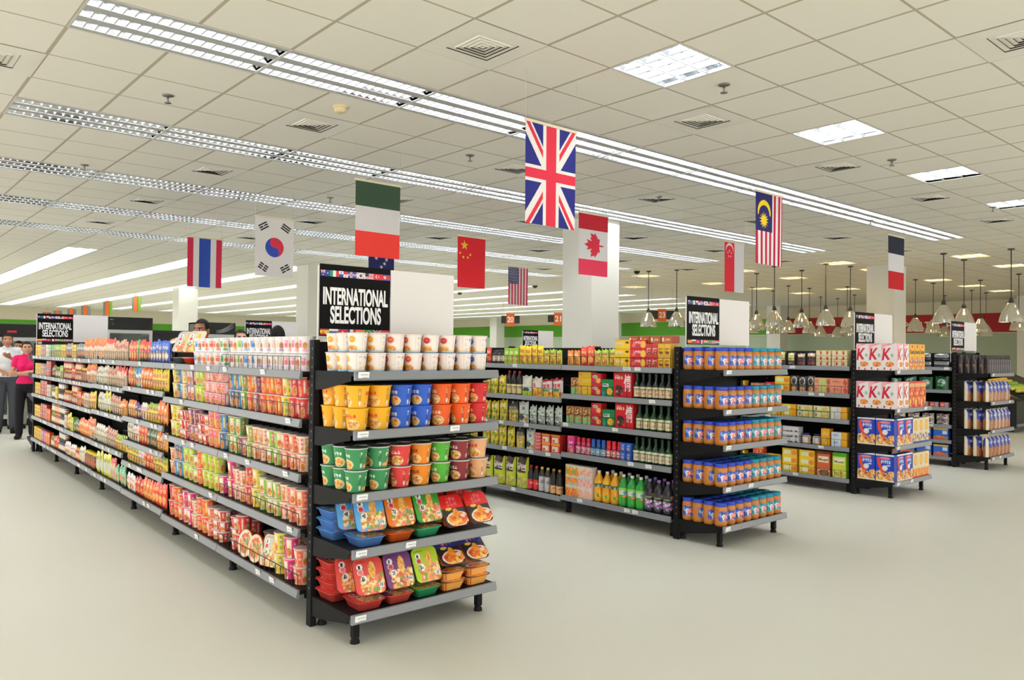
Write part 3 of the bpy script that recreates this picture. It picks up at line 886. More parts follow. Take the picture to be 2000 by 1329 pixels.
for i, (px, top, bot) in enumerate(((266, 579, 608), (210, 588, 617), (167, 597, 618), (140, 603, 619), (112, 607, 617), (91, 610, 617))):
    d = (30, 31, 34, 35.5, 37, 38)[i]
    d = min(d, 40.0); c = Vector((0, 0, EYE)) + ray(px, (top + bot) / 2) * d; k = d / F_PX; h = (bot - top) * k
    r = empty('department_sign', c, math.atan2(_R.y, _R.x)); tag(r, 'orange hanging department board far over the coolers, %s from the near column' % ORD[i], 'sign', 'orange hanging boards')
    for a, b, m in ((-8, -3, 'board_grey'), (-3, 3.5, 'tile_orange'), (3.5, 9, 'board_green' if i < 2 else 'board_grey')):
        MB().box(a * k, b * k, -.02 if m != 'tile_orange' else -.05, .02, -h / 2, h / 2 * (.9 if m != 'tile_orange' else 1), m).obj('panel', r)
    MB().tube([(0, 0, h / 2), (0, 0, max(h / 2 + .05, CZ - c.z))], .006, 'nylon_line', 5).obj('hanging_line', r)

# ------------------------------------------------------------------ product shapes
FOOD = ((214, 120, 50), (236, 170, 80), (196, 84, 40), (246, 206, 130), (150, 170, 70), (226, 90, 60))
NOOD = ((238, 190, 90), (246, 214, 140), (222, 140, 60), (206, 96, 50))
def sh(c, k): return tuple(max(0, min(255, int(v * k))) for v in c)

def cup_mesh(name, art, rt, rb, h, nu=48, nv=18, lid=(225, 224, 220), band=None):
    """paper cup: returns (body mesh, lid mesh)"""
    mb = MB()
    zs = np.linspace(h - .006, 0.0, nv + 1)
    prof = [(rb + (rt - rb) * (z / h) ** 1.1, z) for z in zs]
    mb.lathe(prof, nu, 'printed_card', art.sample(nu, nv), cap1=True)
    mb.lathe([(rt - .002, h - .001), (rt + .0028, h - .002), (rt + .0028, h - .006), (rt - .001, h - .0075)], nu, 'printed_card', None, C(*(band or lid)))
    body = mb.mesh(name)
    lm = MB().lathe([(0, h + .0006), (rt * .7, h + .0006), (rt + .0015, h - .0005)], nu, 'printed_film', None, C(*lid)).mesh('lid')
    return body, lm
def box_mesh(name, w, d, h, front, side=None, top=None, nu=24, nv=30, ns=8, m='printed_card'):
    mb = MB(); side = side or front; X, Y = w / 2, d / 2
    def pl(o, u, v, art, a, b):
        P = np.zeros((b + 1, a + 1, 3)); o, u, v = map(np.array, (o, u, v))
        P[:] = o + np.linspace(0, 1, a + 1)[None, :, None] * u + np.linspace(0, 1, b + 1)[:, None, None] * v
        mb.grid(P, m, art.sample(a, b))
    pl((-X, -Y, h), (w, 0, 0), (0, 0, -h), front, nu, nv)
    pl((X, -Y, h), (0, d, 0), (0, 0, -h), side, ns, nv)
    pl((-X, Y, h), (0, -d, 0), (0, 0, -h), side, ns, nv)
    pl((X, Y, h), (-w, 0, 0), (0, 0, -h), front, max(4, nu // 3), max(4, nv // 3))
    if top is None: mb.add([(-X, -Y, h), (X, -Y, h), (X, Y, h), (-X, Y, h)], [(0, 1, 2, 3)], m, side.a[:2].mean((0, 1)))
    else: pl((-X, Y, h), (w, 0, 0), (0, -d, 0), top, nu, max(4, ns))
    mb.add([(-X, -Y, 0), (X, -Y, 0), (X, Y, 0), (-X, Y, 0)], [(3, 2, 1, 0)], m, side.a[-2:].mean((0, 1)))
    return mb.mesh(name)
def pouch_mesh(name, w, d, h, art, nu=20, nv=26, base=False, wob=.0, seed=0, crimp=.06):
    """pillow bag: sealed top and bottom edges; base=True gives a flat-bottomed stand-up bag"""
    mb = MB(); r = np.random.RandomState(seed)
    u = np.linspace(0, 1, nu + 1)[None]; v = np.linspace(0, 1, nv + 1)[:, None]
    pu = 1 - np.abs(2 * u - 1) ** 2.4
    tv = np.clip((v - crimp * .5) / .22, 0, 1) ** .7
    bv = np.ones_like(v) if base else np.clip((1 - v - crimp * .5) / .18, 0, 1) ** .7
    th = d / 2 * pu * tv * bv
    pin = 1 - .06 * np.sin(np.pi * v) if not base else 1 - .03 * np.sin(np.pi * v)
    x = (u - .5) * w * pin
    z = h * (1 - v) * np.ones_like(u)
    wv = wob * (np.sin(u * 19 + r.uniform(0, 6)) * np.sin(v * 13 + r.uniform(0, 6))) * pu
    z = z + np.where(v < .04, wob * 2.2 * np.sin(u * 11 + r.uniform(0, 6)), 0)
    z = np.maximum(z, 0)
    for sgn in (-1, 1):
        P = np.zeros((nv + 1, nu + 1, 3)); P[..., 0] = x if sgn < 0 else x[:, ::-1]; P[..., 2] = z if sgn < 0 else z[:, ::-1]
        P[..., 1] = sgn * (th + wv + .0006)
        mb.grid(P, 'printed_film', art.sample(nu, nv), True)
    if base:
        n = nu + 1
        bot = [(float(x[-1, i]), -float(th[-1, i]) - .0006, 0.0) for i in range(n)] + [(float(x[-1, i]), float(th[-1, i]) + .0006, 0.0) for i in range(n - 1, -1, -1)]
        mb.add(bot, [tuple(range(len(bot) - 1, -1, -1))], 'printed_film', art.a[-2:].mean((0, 1)))
    return mb.mesh(name)
def bottle_mesh(name, prof, rows, nu=20, cap=None, capcol=(240, 240, 240), m='printed_film', art=None, a0=0, a1=0):
    """prof [(r,z)] top to bottom; rows: colours by (z from, colour) or art wrapped between heights a1..a0"""
    P = []
    for (r0, z0), (r1, z1) in zip(prof[:-1], prof[1:]):
        k = max(1, int(abs(z0 - z1) / .009))
        P += [(r0 + (r1 - r0) * i / k, z0 + (z1 - z0) * i / k) for i in range(k)]
    P.append(prof[-1]); n = len(P) - 1
    cols = np.zeros((n, nu, 3))
    smp = art.sample(nu, 24) if art is not None else None
    for i in range(n):
        z = (P[i][1] + P[i + 1][1]) / 2
        c = rows[0][1]
        for zz, cc in rows:
            if z >= zz: c = cc; break
        else: c = rows[-1][1]
        cols[i] = C(*c)
        if smp is not None and a0 <= z <= a1: cols[i] = smp[min(23, int((a1 - z) / (a1 - a0) * 24))]
    body = MB().lathe(P, nu, m, cols, cap0=True, cap1=True).mesh(name)
    if cap is None: return body, None
    r, z0, z1 = cap
    cm_ = MB().lathe([(0, z1), (r * .9, z1), (r, z1 - .003), (r, z0)], 14, 'printed_card', None, C(*capcol)).mesh('cap')
    return body, cm_
def tray_mesh(w, d, h, col, side_art=None):
    """tapered tray with a rounded rim; lid art is a separate sheet"""
    mb = MB(); n = 6
    def rr(w, d, r):
        P = []
        for cx, cy, a in ((w / 2 - r, -d / 2 + r, -90), (w / 2 - r, d / 2 - r, 0), (-w / 2 + r, d / 2 - r, 90), (-w / 2 + r, -d / 2 + r, 180)):
            for k in range(n): 
                t = math.radians(a + 90 * k / (n - 1)); P.append((cx + r * math.cos(t), cy + r * math.sin(t)))
        return P
    rings = [(w, d, .03, h), (w, d, .03, h - .004), (w - .016, d - .016, .026, h - .006), (w - .05, d - .05, .02, 0)]
    V = []; N = 4 * n
    for a, b, r, z in rings: V += [(x, y, z) for x, y in rr(a, b, r)]
    F = []
    for i in range(3):
        for j in range(N): F.append((i * N + j, (i + 1) * N + j, (i + 1) * N + (j + 1) % N, i * N + (j + 1) % N))
    F.append(tuple(3 * N + j for j in range(N - 1, -1, -1)))
    if side_art is None: mb.add(V, F, 'printed_film', C(*col), True)
    else:
        mb.add(V, F[:N * 2] + F[-1:], 'printed_film', C(*col), True)
        r = np.random.RandomState(3)
        for f in F[N * 2:N * 3]: mb.add([V[i] for i in f], [(0, 1, 2, 3)], 'printed_film', C(*side_art[r.randint(len(side_art))]))
    return mb.mesh('ramen_tray')
def lid_mesh(w, d, h, art, nu=40, nv=44):
    mb = MB(); cols = art.sample(nu, nv)
    U = np.linspace(-1, 1, nu + 1); V = np.linspace(1, -1, nv + 1)
    X, Y = np.meshgrid(U, V); a, b = w / 2 - .003, d / 2 - .003; r = .03
    # squeeze the square grid to a rounded rectangle
    qx, qy = X * a, Y * b
    dx = np.maximum(np.abs(qx) - (a - r), 0); dy = np.maximum(np.abs(qy) - (b - r), 0); q = np.hypot(dx, dy)
    m = np.maximum(dx, dy); k = np.where(q > 0, m / np.maximum(q, 1e-9), 1)
    qx = np.sign(qx) * (np.minimum(np.abs(qx), a - r) + dx * k); qy = np.sign(qy) * (np.minimum(np.abs(qy), b - r) + dy * k)
    P = np.stack([qx, qy, np.full_like(qx, h + .001) + .002 * (1 - X ** 2) * (1 - Y ** 2)], -1)
    mb.grid(P, 'printed_film', cols, True)
    return mb.mesh('lid_film')

# ------------------------------------------------------------------ print designs
def a_cup_pale(badge, badge2, seed, base=(246, 232, 222)):
    A = Art(144, 60, base, seed)
    for o in (0, .5):
        A.rect(o + .0, .0, o + .02, 1, sh(base, .94))
        A.glyphs(o + .05, .14, o + .11, .24, 2, (150, 150, 176)); A.glyphs(o + .14, .12, o + .2, .3, 2, (140, 150, 196))
        A.lines(o + .05, .42, o + .1, .66, 4, (206, 196, 200)); A.rect(o + .06, .7, o + .095, .88, (206, 206, 214))
        A.ell(o + .31, .3, .075, .2, badge2); A.ell(o + .31, .3, .062, .165, badge)
        A.lines(o + .28, .26, o + .34, .36, 2, (250, 236, 210))
        A.food(o + .3, .8, .11, .17, ((226, 130, 40), (240, 170, 60), (206, 96, 40), (240, 200, 120)), 40, (250, 226, 190))
        A.wave(.93, .05, (150, 190, 220), True, o, 2)
    m = (A.V > .72 + .12 * np.cos(2 * np.pi * (A.U * 2))) & (A.V < .82 + .1 * np.cos(2 * np.pi * A.U * 2))
    A.a[m] = .5 * A.a[m] + .5 * C(246, 196, 110)
    return A
def a_cup_bold(base, txt, food, seed, accent=(250, 240, 230), bowl=(244, 230, 210), word=None):
    A = Art(144, 60, base, seed)
    for o in (0, .5):
        A.rect(o + .03, .08, o + .085, .92, sh(base, .84)); A.rect(o + .04, .68, o + .075, .9, (236, 236, 238)); A.glyphs(o + .042, .14, o + .072, .4, 1, accent, .1)
        A.glyphs(o + .17, .1, o + .25, .19, 3, sh(accent, .9))
        if word: A.text(word, o + .27, .34, .2, .2, txt, 0, 0, .03)
        else: A.glyphs(o + .16, .25, o + .38, .42, 4, txt, .2)
        A.food(o + .31, .74, .1, .2, food, 50, bowl); A.food(o + .16, .84, .06, .1, food, 18)
    return A
def a_white_cup(c1, c2, seed, food=FOOD):
    A = Art(144, 60, (236, 230, 228), seed)
    for o in (0, .25, .5, .75):
        A.rect(o + .02, .18, o + .12, .62, c1); A.glyphs(o + .03, .24, o + .11, .36, 2, (250, 246, 240)); A.lines(o + .03, .45, o + .11, .58, 2, sh(c1, 1.15))
        A.food(o + .185, .5, .045, .2, food, 14); A.rect(o + .13, .74, o + .24, .86, c2)
    A.rect(0, .9, 1, 1, (250, 246, 244))
    return A
def a_strip_cup(c1, c2, c3, seed):
    A = Art(144, 60, c1, seed)
    for o in (0, .25, .5, .75):
        A.rect(o, .0, o + .11, 1, c2); A.glyphs(o + .02, .12, o + .1, .34, 2, (250, 246, 240)); A.food(o + .05, .7, .055, .22, FOOD, 16, (248, 236, 214))
        A.rect(o + .16, .1, o + .21, .8, c3); A.lines(o + .16, .2, o + .21, .7, 5, (250, 244, 236))
    A.rect(0, .0, 1, .06, sh(c1, 1.1))
    return A
def a_bag(base, top, txt, food, seed, bottom=None, food_v=.68, word=None, win=None):
    A = Art(60, 80, base, seed)
    A.wave(.34, .04, top, False, .2, 1)
    A.rect(0, 0, 1, .06, sh(top, 1.12)); A.rect(0, .95, 1, 1, sh(bottom or base, .9))
    if bottom: A.wave(.8, .05, bottom, True, 0, 1)
    if win: A.ell(.5, .68, .34, .2, win)
    if food: A.food(.5, food_v, .36, .19, food, 60)
    if word: A.text(word, .5, .3, .78, .17, txt, 0, 0, .03)
    else: A.glyphs(.12, .2, .88, .38, 4, txt, .2)
    A.glyphs(.3, .1, .7, .15, 6, (246, 240, 230)); A.rect(.08, .86, .3, .93, (244, 242, 236))
    return A
def a_box(base, band, txt, food, seed, word=None, fu=.7, fv=.68, fr=(.24, .24), tu=.5, tv=.28, tw=.7, th=.2):
    A = Art(60, 60, base, seed)
    A.rect(0, 0, 1, .06, band); A.rect(0, .93, 1, 1, band)
    if food: A.food(fu, fv, fr[0], fr[1], food, 40)
    if word: A.text(word, tu, tv, tw, th, txt, 0, 0, .02)
    else: A.glyphs(tu - tw / 2, tv - th / 2, tu + tw / 2, tv + th / 2, 4, txt, .2)
    A.lines(.1, .52, .4, .8, 3, sh(txt, .85))
    return A

# ------------------------------------------------------------------ catalogue: key -> (name, category, description, width, depth, height, root mesh, [(child name, mesh)])
CAT = {}
def reg(key, name, cat, desc, w, d, h, me, kids=()): CAT[key] = (name, cat, desc, w, d, h, me, list(kids))
def reg_cup(key, desc, art, rt=.05, rb=.038, h=.1, lid=(228, 226, 222), nu=40, nv=16, band=None):
    nm = 'noodle_soup_bowl' if 'bowl' in desc else 'instant_noodle_cup'
    b, l = cup_mesh(nm, art, rt, rb, h, nu, nv, lid, band)
    reg(key, nm, 'noodle bowl' if 'bowl' in desc else 'cup noodles', desc, 2 * rt + .006, 2 * rt + .006, h + .0012, b, [('lid', l)])
def reg_pouch(key, name, cat, desc, w, d, h, art, **k): reg(key, name, cat, desc, w, d, h, pouch_mesh(name, w, d, h, art, **k))
def reg_box(key, name, cat, desc, w, d, h, front, side=None, top=None, **k): reg(key, name, cat, desc, w, d, h, box_mesh(name, w, d, h, front, side, top, **k))

# end cap cups
for k, b, c2, ds in (('po', (238, 160, 40), (250, 214, 150), 'orange-badged pale noodle cup'), ('pr', (228, 84, 56), (250, 190, 170), 'coral-badged pale noodle cup'), ('pd', (206, 40, 50), (244, 180, 170), 'red-badged pale noodle cup'), ('pb', (60, 110, 190), (210, 216, 234), 'blue-badged pale noodle cup')):
    reg_cup(k, ds, a_cup_pale(b, c2, len(CAT)), .052, .042, .1, (238, 224, 214), 56, 24)
for k, base, t, ds, lid in (('yy', (246, 176, 26), (226, 60, 60), 'yellow noodle bowl', (236, 172, 40)), ('bb', (46, 92, 200), (236, 232, 240), 'blue noodle bowl', (90, 122, 206)), ('oo', (240, 92, 26), (252, 236, 200), 'orange noodle bowl', (222, 96, 50)), ('rr', (214, 40, 42), (252, 232, 120), 'red noodle bowl', (200, 60, 60))):
    reg_cup(k, ds, a_cup_bold(base, t, NOOD, len(CAT)), .061, .047, .114, lid, 60, 24, sh(base, 1.1))
for k, base, t, ds in (('gg', (58, 142, 84), (246, 246, 240), 'green soup bowl'), ('sr', (226, 62, 56), (250, 240, 230), 'red soup bowl'), ('so', (240, 136, 30), (110, 60, 30), 'orange soup bowl'), ('sg', (84, 176, 50), (250, 250, 240), 'lime soup bowl'), ('sm', (138, 44, 48), (246, 236, 230), 'maroon soup bowl'), ('st', (232, 170, 120), (214, 60, 40), 'tan soup bowl')):
    reg_cup(k, ds, a_cup_bold(base, t, NOOD, len(CAT)), .0595, .045, .112, (120, 116, 110), 60, 24, (206, 214, 204))
# noodle aisle cups
def wc(k, ds, c1, c2, food=FOOD): reg_cup(k, ds, a_white_cup(c1, c2, len(CAT), food), .05, .041, .098, (244, 240, 238), 36, 14)
wc('w_pk', 'white cup, pink red print', (226, 110, 140), (240, 170, 180)); wc('w_br', 'white cup, brown picture', (226, 196, 176), (170, 140, 200), ((176, 110, 70), (206, 150, 100)))
wc('w_bl', 'white cup with blue print', (70, 140, 210), (120, 190, 226)); wc('w_gr', 'white cup with green circle print', (130, 190, 60), (236, 160, 110)); wc('w_rd', 'white cup with red circle print', (206, 70, 70), (236, 180, 150))
wc('w_or', 'white cup with coral band', (236, 96, 70), (240, 120, 90)); wc('w_gn', 'white cup with green band', (30, 150, 60), (40, 160, 80))
def sc(k, ds, c1, c2, c3, rt=.05, h=.12, lid=(232, 214, 206)): reg_cup(k, ds, a_strip_cup(c1, c2, c3, len(CAT)), rt, rt * .78, h, lid, 36, 14)
sc('s_rd', 'red striped noodle cup', (222, 50, 40), (206, 60, 60), (246, 200, 180)); sc('s_or', 'orange striped noodle cup', (238, 110, 40), (236, 70, 40), (246, 210, 70)); sc('s_ye', 'yellow striped noodle cup', (240, 206, 60), (236, 220, 150), (96, 150, 60))
sc('s_mv', 'mauve striped noodle cup', (150, 80, 96), (196, 150, 156), (90, 50, 60)); sc('s_bl', 'blue and brown noodle cup', (70, 140, 206), (96, 76, 70), (240, 216, 90)); sc('s_gn', 'green topped noodle cup', (96, 160, 70), (226, 220, 170), (214, 110, 60))
sc('s_pk', 'pink striped noodle cup', (240, 160, 160), (236, 110, 120), (250, 214, 200), .05, .077); sc('s_li', 'lime noodle cup', (170, 206, 30), (200, 220, 90), (230, 130, 60)); sc('s_pu', 'purple banded noodle cup', (126, 70, 140), (226, 200, 190), (226, 190, 110)); sc('s_ly', 'pale yellow noodle cup', (236, 226, 140), (120, 180, 220), (236, 150, 60))
sc('s_mg', 'magenta noodle cup', (230, 60, 130), (240, 226, 190), (190, 40, 80)); sc('s_sa', 'salmon noodle cup', (232, 120, 90), (240, 200, 160), (214, 60, 50), .05, .1); sc('s_cr', 'cream noodle cup', (238, 214, 176), (226, 130, 90), (214, 80, 110), .05, .1); sc('s_gp', 'green and cream noodle cup', (150, 196, 80), (240, 226, 200), (220, 120, 90), .05, .1)
sc('s_op', 'orange and pink noodle cup', (242, 140, 40), (240, 90, 130), (250, 230, 200), .052, .13); sc('s_rw', 'red and white noodle tub', (206, 50, 50), (244, 226, 216), (220, 120, 110), .05, .07)
# packets and bags
def pk(k, ds, base, top, txt, w=.085, h=.2, d=.04, food=FOOD, bottom=None, seed=0, **kw):
    reg_pouch(k, 'noodle_packet', 'packet', ds, w, d, h, a_bag(base, top, txt, food, len(CAT) + seed, bottom), nu=14, nv=18, wob=.003, seed=len(CAT), **kw)
pk('p_bl', 'blue foil packet', (44, 76, 180), (40, 90, 200), (226, 214, 180), food=((236, 220, 180), (214, 160, 90))); pk('p_rk', 'red and black packet', (196, 40, 36), (220, 50, 40), (246, 210, 90), bottom=(36, 34, 34)); pk('p_gn', 'green packet', (70, 150, 60), (60, 160, 70), (246, 236, 180))
pk('p_ye', 'yellow packet', (236, 206, 40), (240, 214, 40), (206, 60, 40)); pk('p_or', 'orange packet', (240, 130, 40), (242, 110, 40), (250, 236, 200)); pk('p_ro', 'red and orange packet', (226, 60, 50), (236, 70, 50), (250, 220, 120), food=((240, 150, 60), (246, 200, 100)))
pk('p_wb', 'white and blue packet', (226, 226, 216), (70, 140, 206), (60, 110, 190)); pk('p_ta', 'tan noodle packet', (196, 170, 140), (206, 150, 120), (180, 60, 50), food=((206, 180, 140), (180, 130, 90))); pk('p_cr', 'cream clear noodle packet', (216, 212, 188), (226, 222, 206), (150, 120, 90), food=((226, 216, 180), (206, 190, 150)))
pk('p_wo', 'white packet with orange top', (220, 206, 186), (240, 130, 50), (206, 60, 40), h=.23); pk('p_rs', 'red topped stick noodle packet', (214, 190, 160), (222, 60, 50), (246, 230, 200), food=((206, 170, 130), (190, 140, 110)), h=.22)
pk('p_pu', 'purple packet', (110, 70, 150), (100, 60, 150), (246, 210, 120), h=.14); pk('p_oy', 'orange and yellow packet', (244, 160, 50), (240, 120, 40), (250, 240, 200), h=.16); pk('p_yg', 'yellow and green packet', (236, 220, 70), (160, 190, 60), (206, 70, 50), h=.16)
pk('p_bk', 'black and red packet', (52, 48, 46), (90, 60, 50), (236, 190, 120), h=.16); pk('p_gk', 'dark green packet', (60, 84, 60), (80, 110, 70), (226, 210, 180), h=.16); pk('p_gr', 'grey packet', (112, 116, 120), (130, 134, 140), (220, 220, 220), h=.19); pk('p_rd', 'red packet', (206, 50, 44), (214, 60, 50), (250, 230, 150), h=.17)
pk('p_yb', 'yellow edged clear noodle bag', (206, 206, 176), (226, 210, 40), (90, 120, 60), w=.14, h=.24, food=((214, 214, 190), (196, 200, 170)), bottom=(226, 220, 60)); pk('p_gw', 'mint green bag', (150, 200, 160), (60, 150, 90), (240, 246, 236), w=.1, h=.2); pk('p_wh', 'white printed packet', (232, 226, 216), (236, 232, 226), (190, 90, 90), h=.16)
pk('p_lw', 'plump white noodle bag', (232, 236, 226), (190, 216, 150), (90, 140, 60), w=.14, h=.12, d=.06)
def bx(k, ds, base, band, txt, w=.07, d=.05, h=.16, food=FOOD, name='food_box', cat='box', word=None, **kw):
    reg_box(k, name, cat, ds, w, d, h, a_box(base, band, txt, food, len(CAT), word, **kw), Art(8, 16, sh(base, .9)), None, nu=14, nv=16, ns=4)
bx('b_ye', 'yellow food box', (236, 206, 50), (226, 180, 40), (206, 60, 40)); bx('b_li', 'lime food box', (150, 196, 60), (170, 206, 70), (246, 240, 190)); bx('b_re', 'red and blue striped food box', (206, 60, 56), (110, 140, 180), (240, 236, 226), h=.1); bx('b_ta', 'brown food box', (150, 116, 104), (170, 140, 130), (230, 210, 190)); bx('b_or', 'orange food box', (236, 96, 40), (240, 120, 50), (250, 230, 200)); bx('b_gn', 'pale green food box', (176, 206, 170), (100, 170, 90), (70, 120, 70)); bx('b_mg', 'magenta and mauve box', (190, 110, 160), (206, 60, 130), (240, 226, 236)); bx('b_wh', 'white food box', (228, 224, 214), (206, 206, 200), (180, 90, 80))
# jars in the noodle aisle
def jarlet(k, ds, body, label, capc, r=.034, h=.12):
    A = Art(48, 20, label, len(CAT))
    for o in (0, .5): A.glyphs(o + .1, .15, o + .4, .4, 3, sh(body, .7)); A.food(o + .25, .72, .14, .2, FOOD, 12)
    b, c = bottle_mesh('sauce_jar', [(r * .7, h), (r * .72, h * .93), (r, h * .84), (r, h * .06), (r * .9, 0)], [(0, body)], 18, (r * .74, h * .93, h + .018), capc, 'printed_film', A, h * .18, h * .72)
    reg(k, 'sauce_jar', 'jar', ds, 2 * r + .004, 2 * r + .004, h + .018, b, [('cap', c)])
jarlet('j_bk', 'dark sauce jar with white label', (46, 38, 34), (224, 216, 200), (30, 30, 30)); jarlet('j_rd', 'red sauce jar', (170, 46, 36), (226, 190, 150), (206, 160, 50)); jarlet('j_gn', 'green pickle jar', (96, 116, 60), (220, 216, 180), (190, 150, 60)); jarlet('j_br', 'brown nut jar with yellow lid', (120, 66, 40), (170, 90, 50), (236, 206, 40), .045, .14)

# noodle trays with printed films
TW, TD, TH = .172, .19, .05
def film_art(base, seed, accent=(206, 50, 60), dark=None):
    A = Art(72, 80, base, seed)
    A.scatter(.2, .5, 1, 1, ((232, 170, 90), (214, 110, 60), (246, 216, 150), (120, 160, 70), (232, 130, 110)), 120, .07)
    A.food(.62, .34, .12, .24, ((236, 176, 80), (246, 200, 110), (220, 140, 60)), 30)
    A.ell(.22, .22, .1, .09, (246, 242, 238)); A.glyphs(.17, .17, .27, .27, 1, (30, 28, 30), .25); A.ell(.22, .37, .1, .085, (246, 236, 232)); A.ell(.22, .37, .08, .07, accent)
    A.ell(.3, .56, .1, .1, (246, 242, 238)); A.glyphs(.24, .5, .36, .62, 2, (30, 28, 30), .2); A.rect(.78, .72, .95, .86, (244, 244, 244)); A.glyphs(.8, .74, .93, .84, 2, (110, 110, 110), .2)
    A.glyphs(.1, .06, .45, .1, 6, sh(base, .6))
    return A
def film_dark(base, seed):
    A = Art(72, 80, base, seed)
    A.rect(0, .42, 1, 1, (42, 32, 32)); A.glyphs(.28, .06, .74, .36, 3, (236, 110, 120), .16); A.ell(.3, .44, .14, .055, (236, 190, 60))
    A.food(.58, .78, .42, .2, ((226, 110, 30), (240, 150, 40), (206, 70, 30), (246, 190, 90)), 60, (242, 226, 206)); A.food(.55, .6, .12, .16, ((240, 150, 40), (226, 120, 30)), 20); A.ell(.82, .7, .1, .06, (232, 206, 196))
    return A
TRAYS = {}
for k, tc, fa, ds, side in (('t_bl', (92, 140, 214), film_art((88, 166, 224), 1), 'blue', None), ('t_or', (238, 96, 34), film_art((226, 116, 24), 2), 'orange', None), ('t_gn', (58, 178, 116), film_art((62, 150, 44), 3), 'green', None), ('t_rk', (214, 70, 30), film_dark((224, 32, 30), 4), 'red and black', ((222, 110, 40), (206, 70, 34), (236, 150, 60))),
                             ('t_rd', (224, 74, 66), film_art((224, 72, 64), 5, (232, 120, 130)), 'red', None), ('t_pu', (226, 84, 70), film_art((112, 56, 116), 6), 'purple topped', None), ('t_li', (52, 172, 106), film_art((176, 204, 36), 7), 'lime topped', None), ('t_bk', (206, 104, 40), film_dark((42, 52, 128), 8), 'dark blue and black', ((226, 130, 50), (206, 90, 40), (240, 170, 80))),
                             ('t_gy', (92, 96, 100), film_art((190, 186, 180), 9), 'grey', None), ('t_rs', (232, 70, 44), film_art((206, 196, 170), 10), 'coral', None)):
    TRAYS[k] = (tray_mesh(TW, TD, TH, tc, side), lid_mesh(TW, TD, TH, fa), ds)
def put_tray(k, loc, rot, label, group):
    me, fm, ds = TRAYS[k]
    o = inst(me, 'ramen_tray', None, loc, 0, rot); inst(fm, 'lid_film', o)
    tag(o, label, 'ramen tray', group); return o

SHELFW = ['top shelf', 'second shelf', 'third shelf', 'fourth shelf', 'bottom shelf']
def place(key, x, y, z, rz, label, group):
    name, cat, desc, w, d, h, me, kids = CAT[key]
    o = inst(me, name, None, (x, y, z), rz)
    for n, k in kids:
        if k is not None: inst(k, n, o)
    tag(o, label, cat, group)
    return o
COUNT = {}
def fill(fr, side_label, k0, y0, y1, z, shelf_word, spec, group, lx=.02, jitter=.004, seed=0, gap=.002, rows=1, frame_rot=-math.pi / 2, hmax=9.0, end='near post'):
    """lay products along the shelf from y0 to y1. spec: [(key, n, layers)]; widths are stretched to fill"""
    r = random.Random(seed)
    tot = sum((CAT[k][3] + gap) * n for k, n, l in spec)
    sl = max(0.0, (y1 - y0 - tot) / max(1, sum(n for k, n, l in spec)))
    sl = min(sl, .03)
    y = y0
    for k, n, l in spec:
        name, cat, desc, w, d, h, me, kids = CAT[k]
        for i in range(n):
            if y + w > y1 + .012: return
            for lay in range(l):
                for rw in range(rows):
                    a, b = fr.w(lx + d / 2 + rw * (d + .004) + r.uniform(0, jitter), y + w / 2 + sl / 2)
                    rz = fr.ang + frame_rot + (r.uniform(-.5, .5) if 'cup' in name else r.uniform(-.03, .03))
                    key = (side_label, shelf_word, desc, lay, rw); COUNT[key] = COUNT.get(key, 0) + 1
                    c = COUNT[key]
                    lw = '' if l == 1 else ('lower ', 'upper ', 'topmost ', 'crowning ', 'highest ')[lay]
                    if rw: lw = 'back-row ' + lw.strip() + (' ' if lw else '')
                    lb = '%s%s, %s from %s, %s, %s' % (lw, desc, ORD[c - 1], end, shelf_word, side_label)
                    fz = min(1.0, hmax / (l * h + .004))
                    ob_ = place(k, a, b, z + .0015 + lay * (h + .0008) * fz, rz, lb, group)
                    ob_.scale.z = fz
                    if name in ('noodle_packet', 'snack_bag') and rw == 0:
                        ob_.scale = (r.uniform(.94, 1.0), r.uniform(.85, 1.05), fz * r.uniform(.86, 1.0)); ob_.rotation_euler.z += r.uniform(-.1, .1)
            y += w + gap + sl

# ------------------------------------------------------------------ stock of the noodle aisle
BW = 1.28
def bayA(k): return k * BW + .035, (k + 1) * BW - .02
def A_fill(k, i, spec, **kw):
    y0, y1 = bayA(k)
    if k == 0: y0 += .03
    word = ORD[i] + ' shelf' if i not in (0, len(LA[k]) - 1) else ('top shelf' if i == 0 else 'bottom shelf')
    fill(FA, '%s noodle bay' % ORD[k], 0, y0, y1, LA[k][i], word, spec, 'noodle aisle stock', seed=k * 10 + i, hmax=(LA[k][i - 1] - LA[k][i] - .026) if i else 9.0, **kw)
# first bay
A_fill(0, 0, [('w_pk', 3, 2), ('w_br', 4, 2), ('w_bl', 2, 2), ('w_gr', 1, 2), ('w_rd', 2, 2)])
A_fill(0, 1, [('s_rd', 2, 2), ('s_ye', 1, 2), ('s_or', 3, 2), ('s_mv', 1, 2), ('s_or', 1, 2), ('s_gn', 1, 2), ('s_bl', 2, 2), ('s_ye', 1, 2)])
A_fill(0, 2, [('s_cr', 1, 2), ('s_sa', 2, 2), ('s_gp', 2, 2), ('s_cr', 2, 2), ('s_gp', 1, 2), ('s_mv', 1, 1), ('s_gn', 2, 2)])
A_fill(0, 3, [('s_sa', 2, 2), ('s_cr', 1, 2), ('s_gp', 3, 2), ('s_ye', 1, 2), ('s_rd', 1, 2), ('s_cr', 2, 2), ('s_mg', 1, 2)])
A_fill(0, 4, [('s_sa', 1, 2), ('s_mg', 1, 2), ('s_ye', 1, 2)])
def tilted(key, fr, lx, ly, z, tilt, yaw, label, group='noodle aisle stock'):
    a, b = fr.w(lx, ly)
    put_tray(key, (a, b, z), Matrix.Rotation(fr.ang - math.pi / 2 + yaw, 3, 'Z').to_euler() if tilt == 0 else (Matrix.Rotation(fr.ang - math.pi / 2 + yaw, 3, 'Z') @ Matrix.Rotation(tilt, 3, 'X')).to_euler(), label, group)
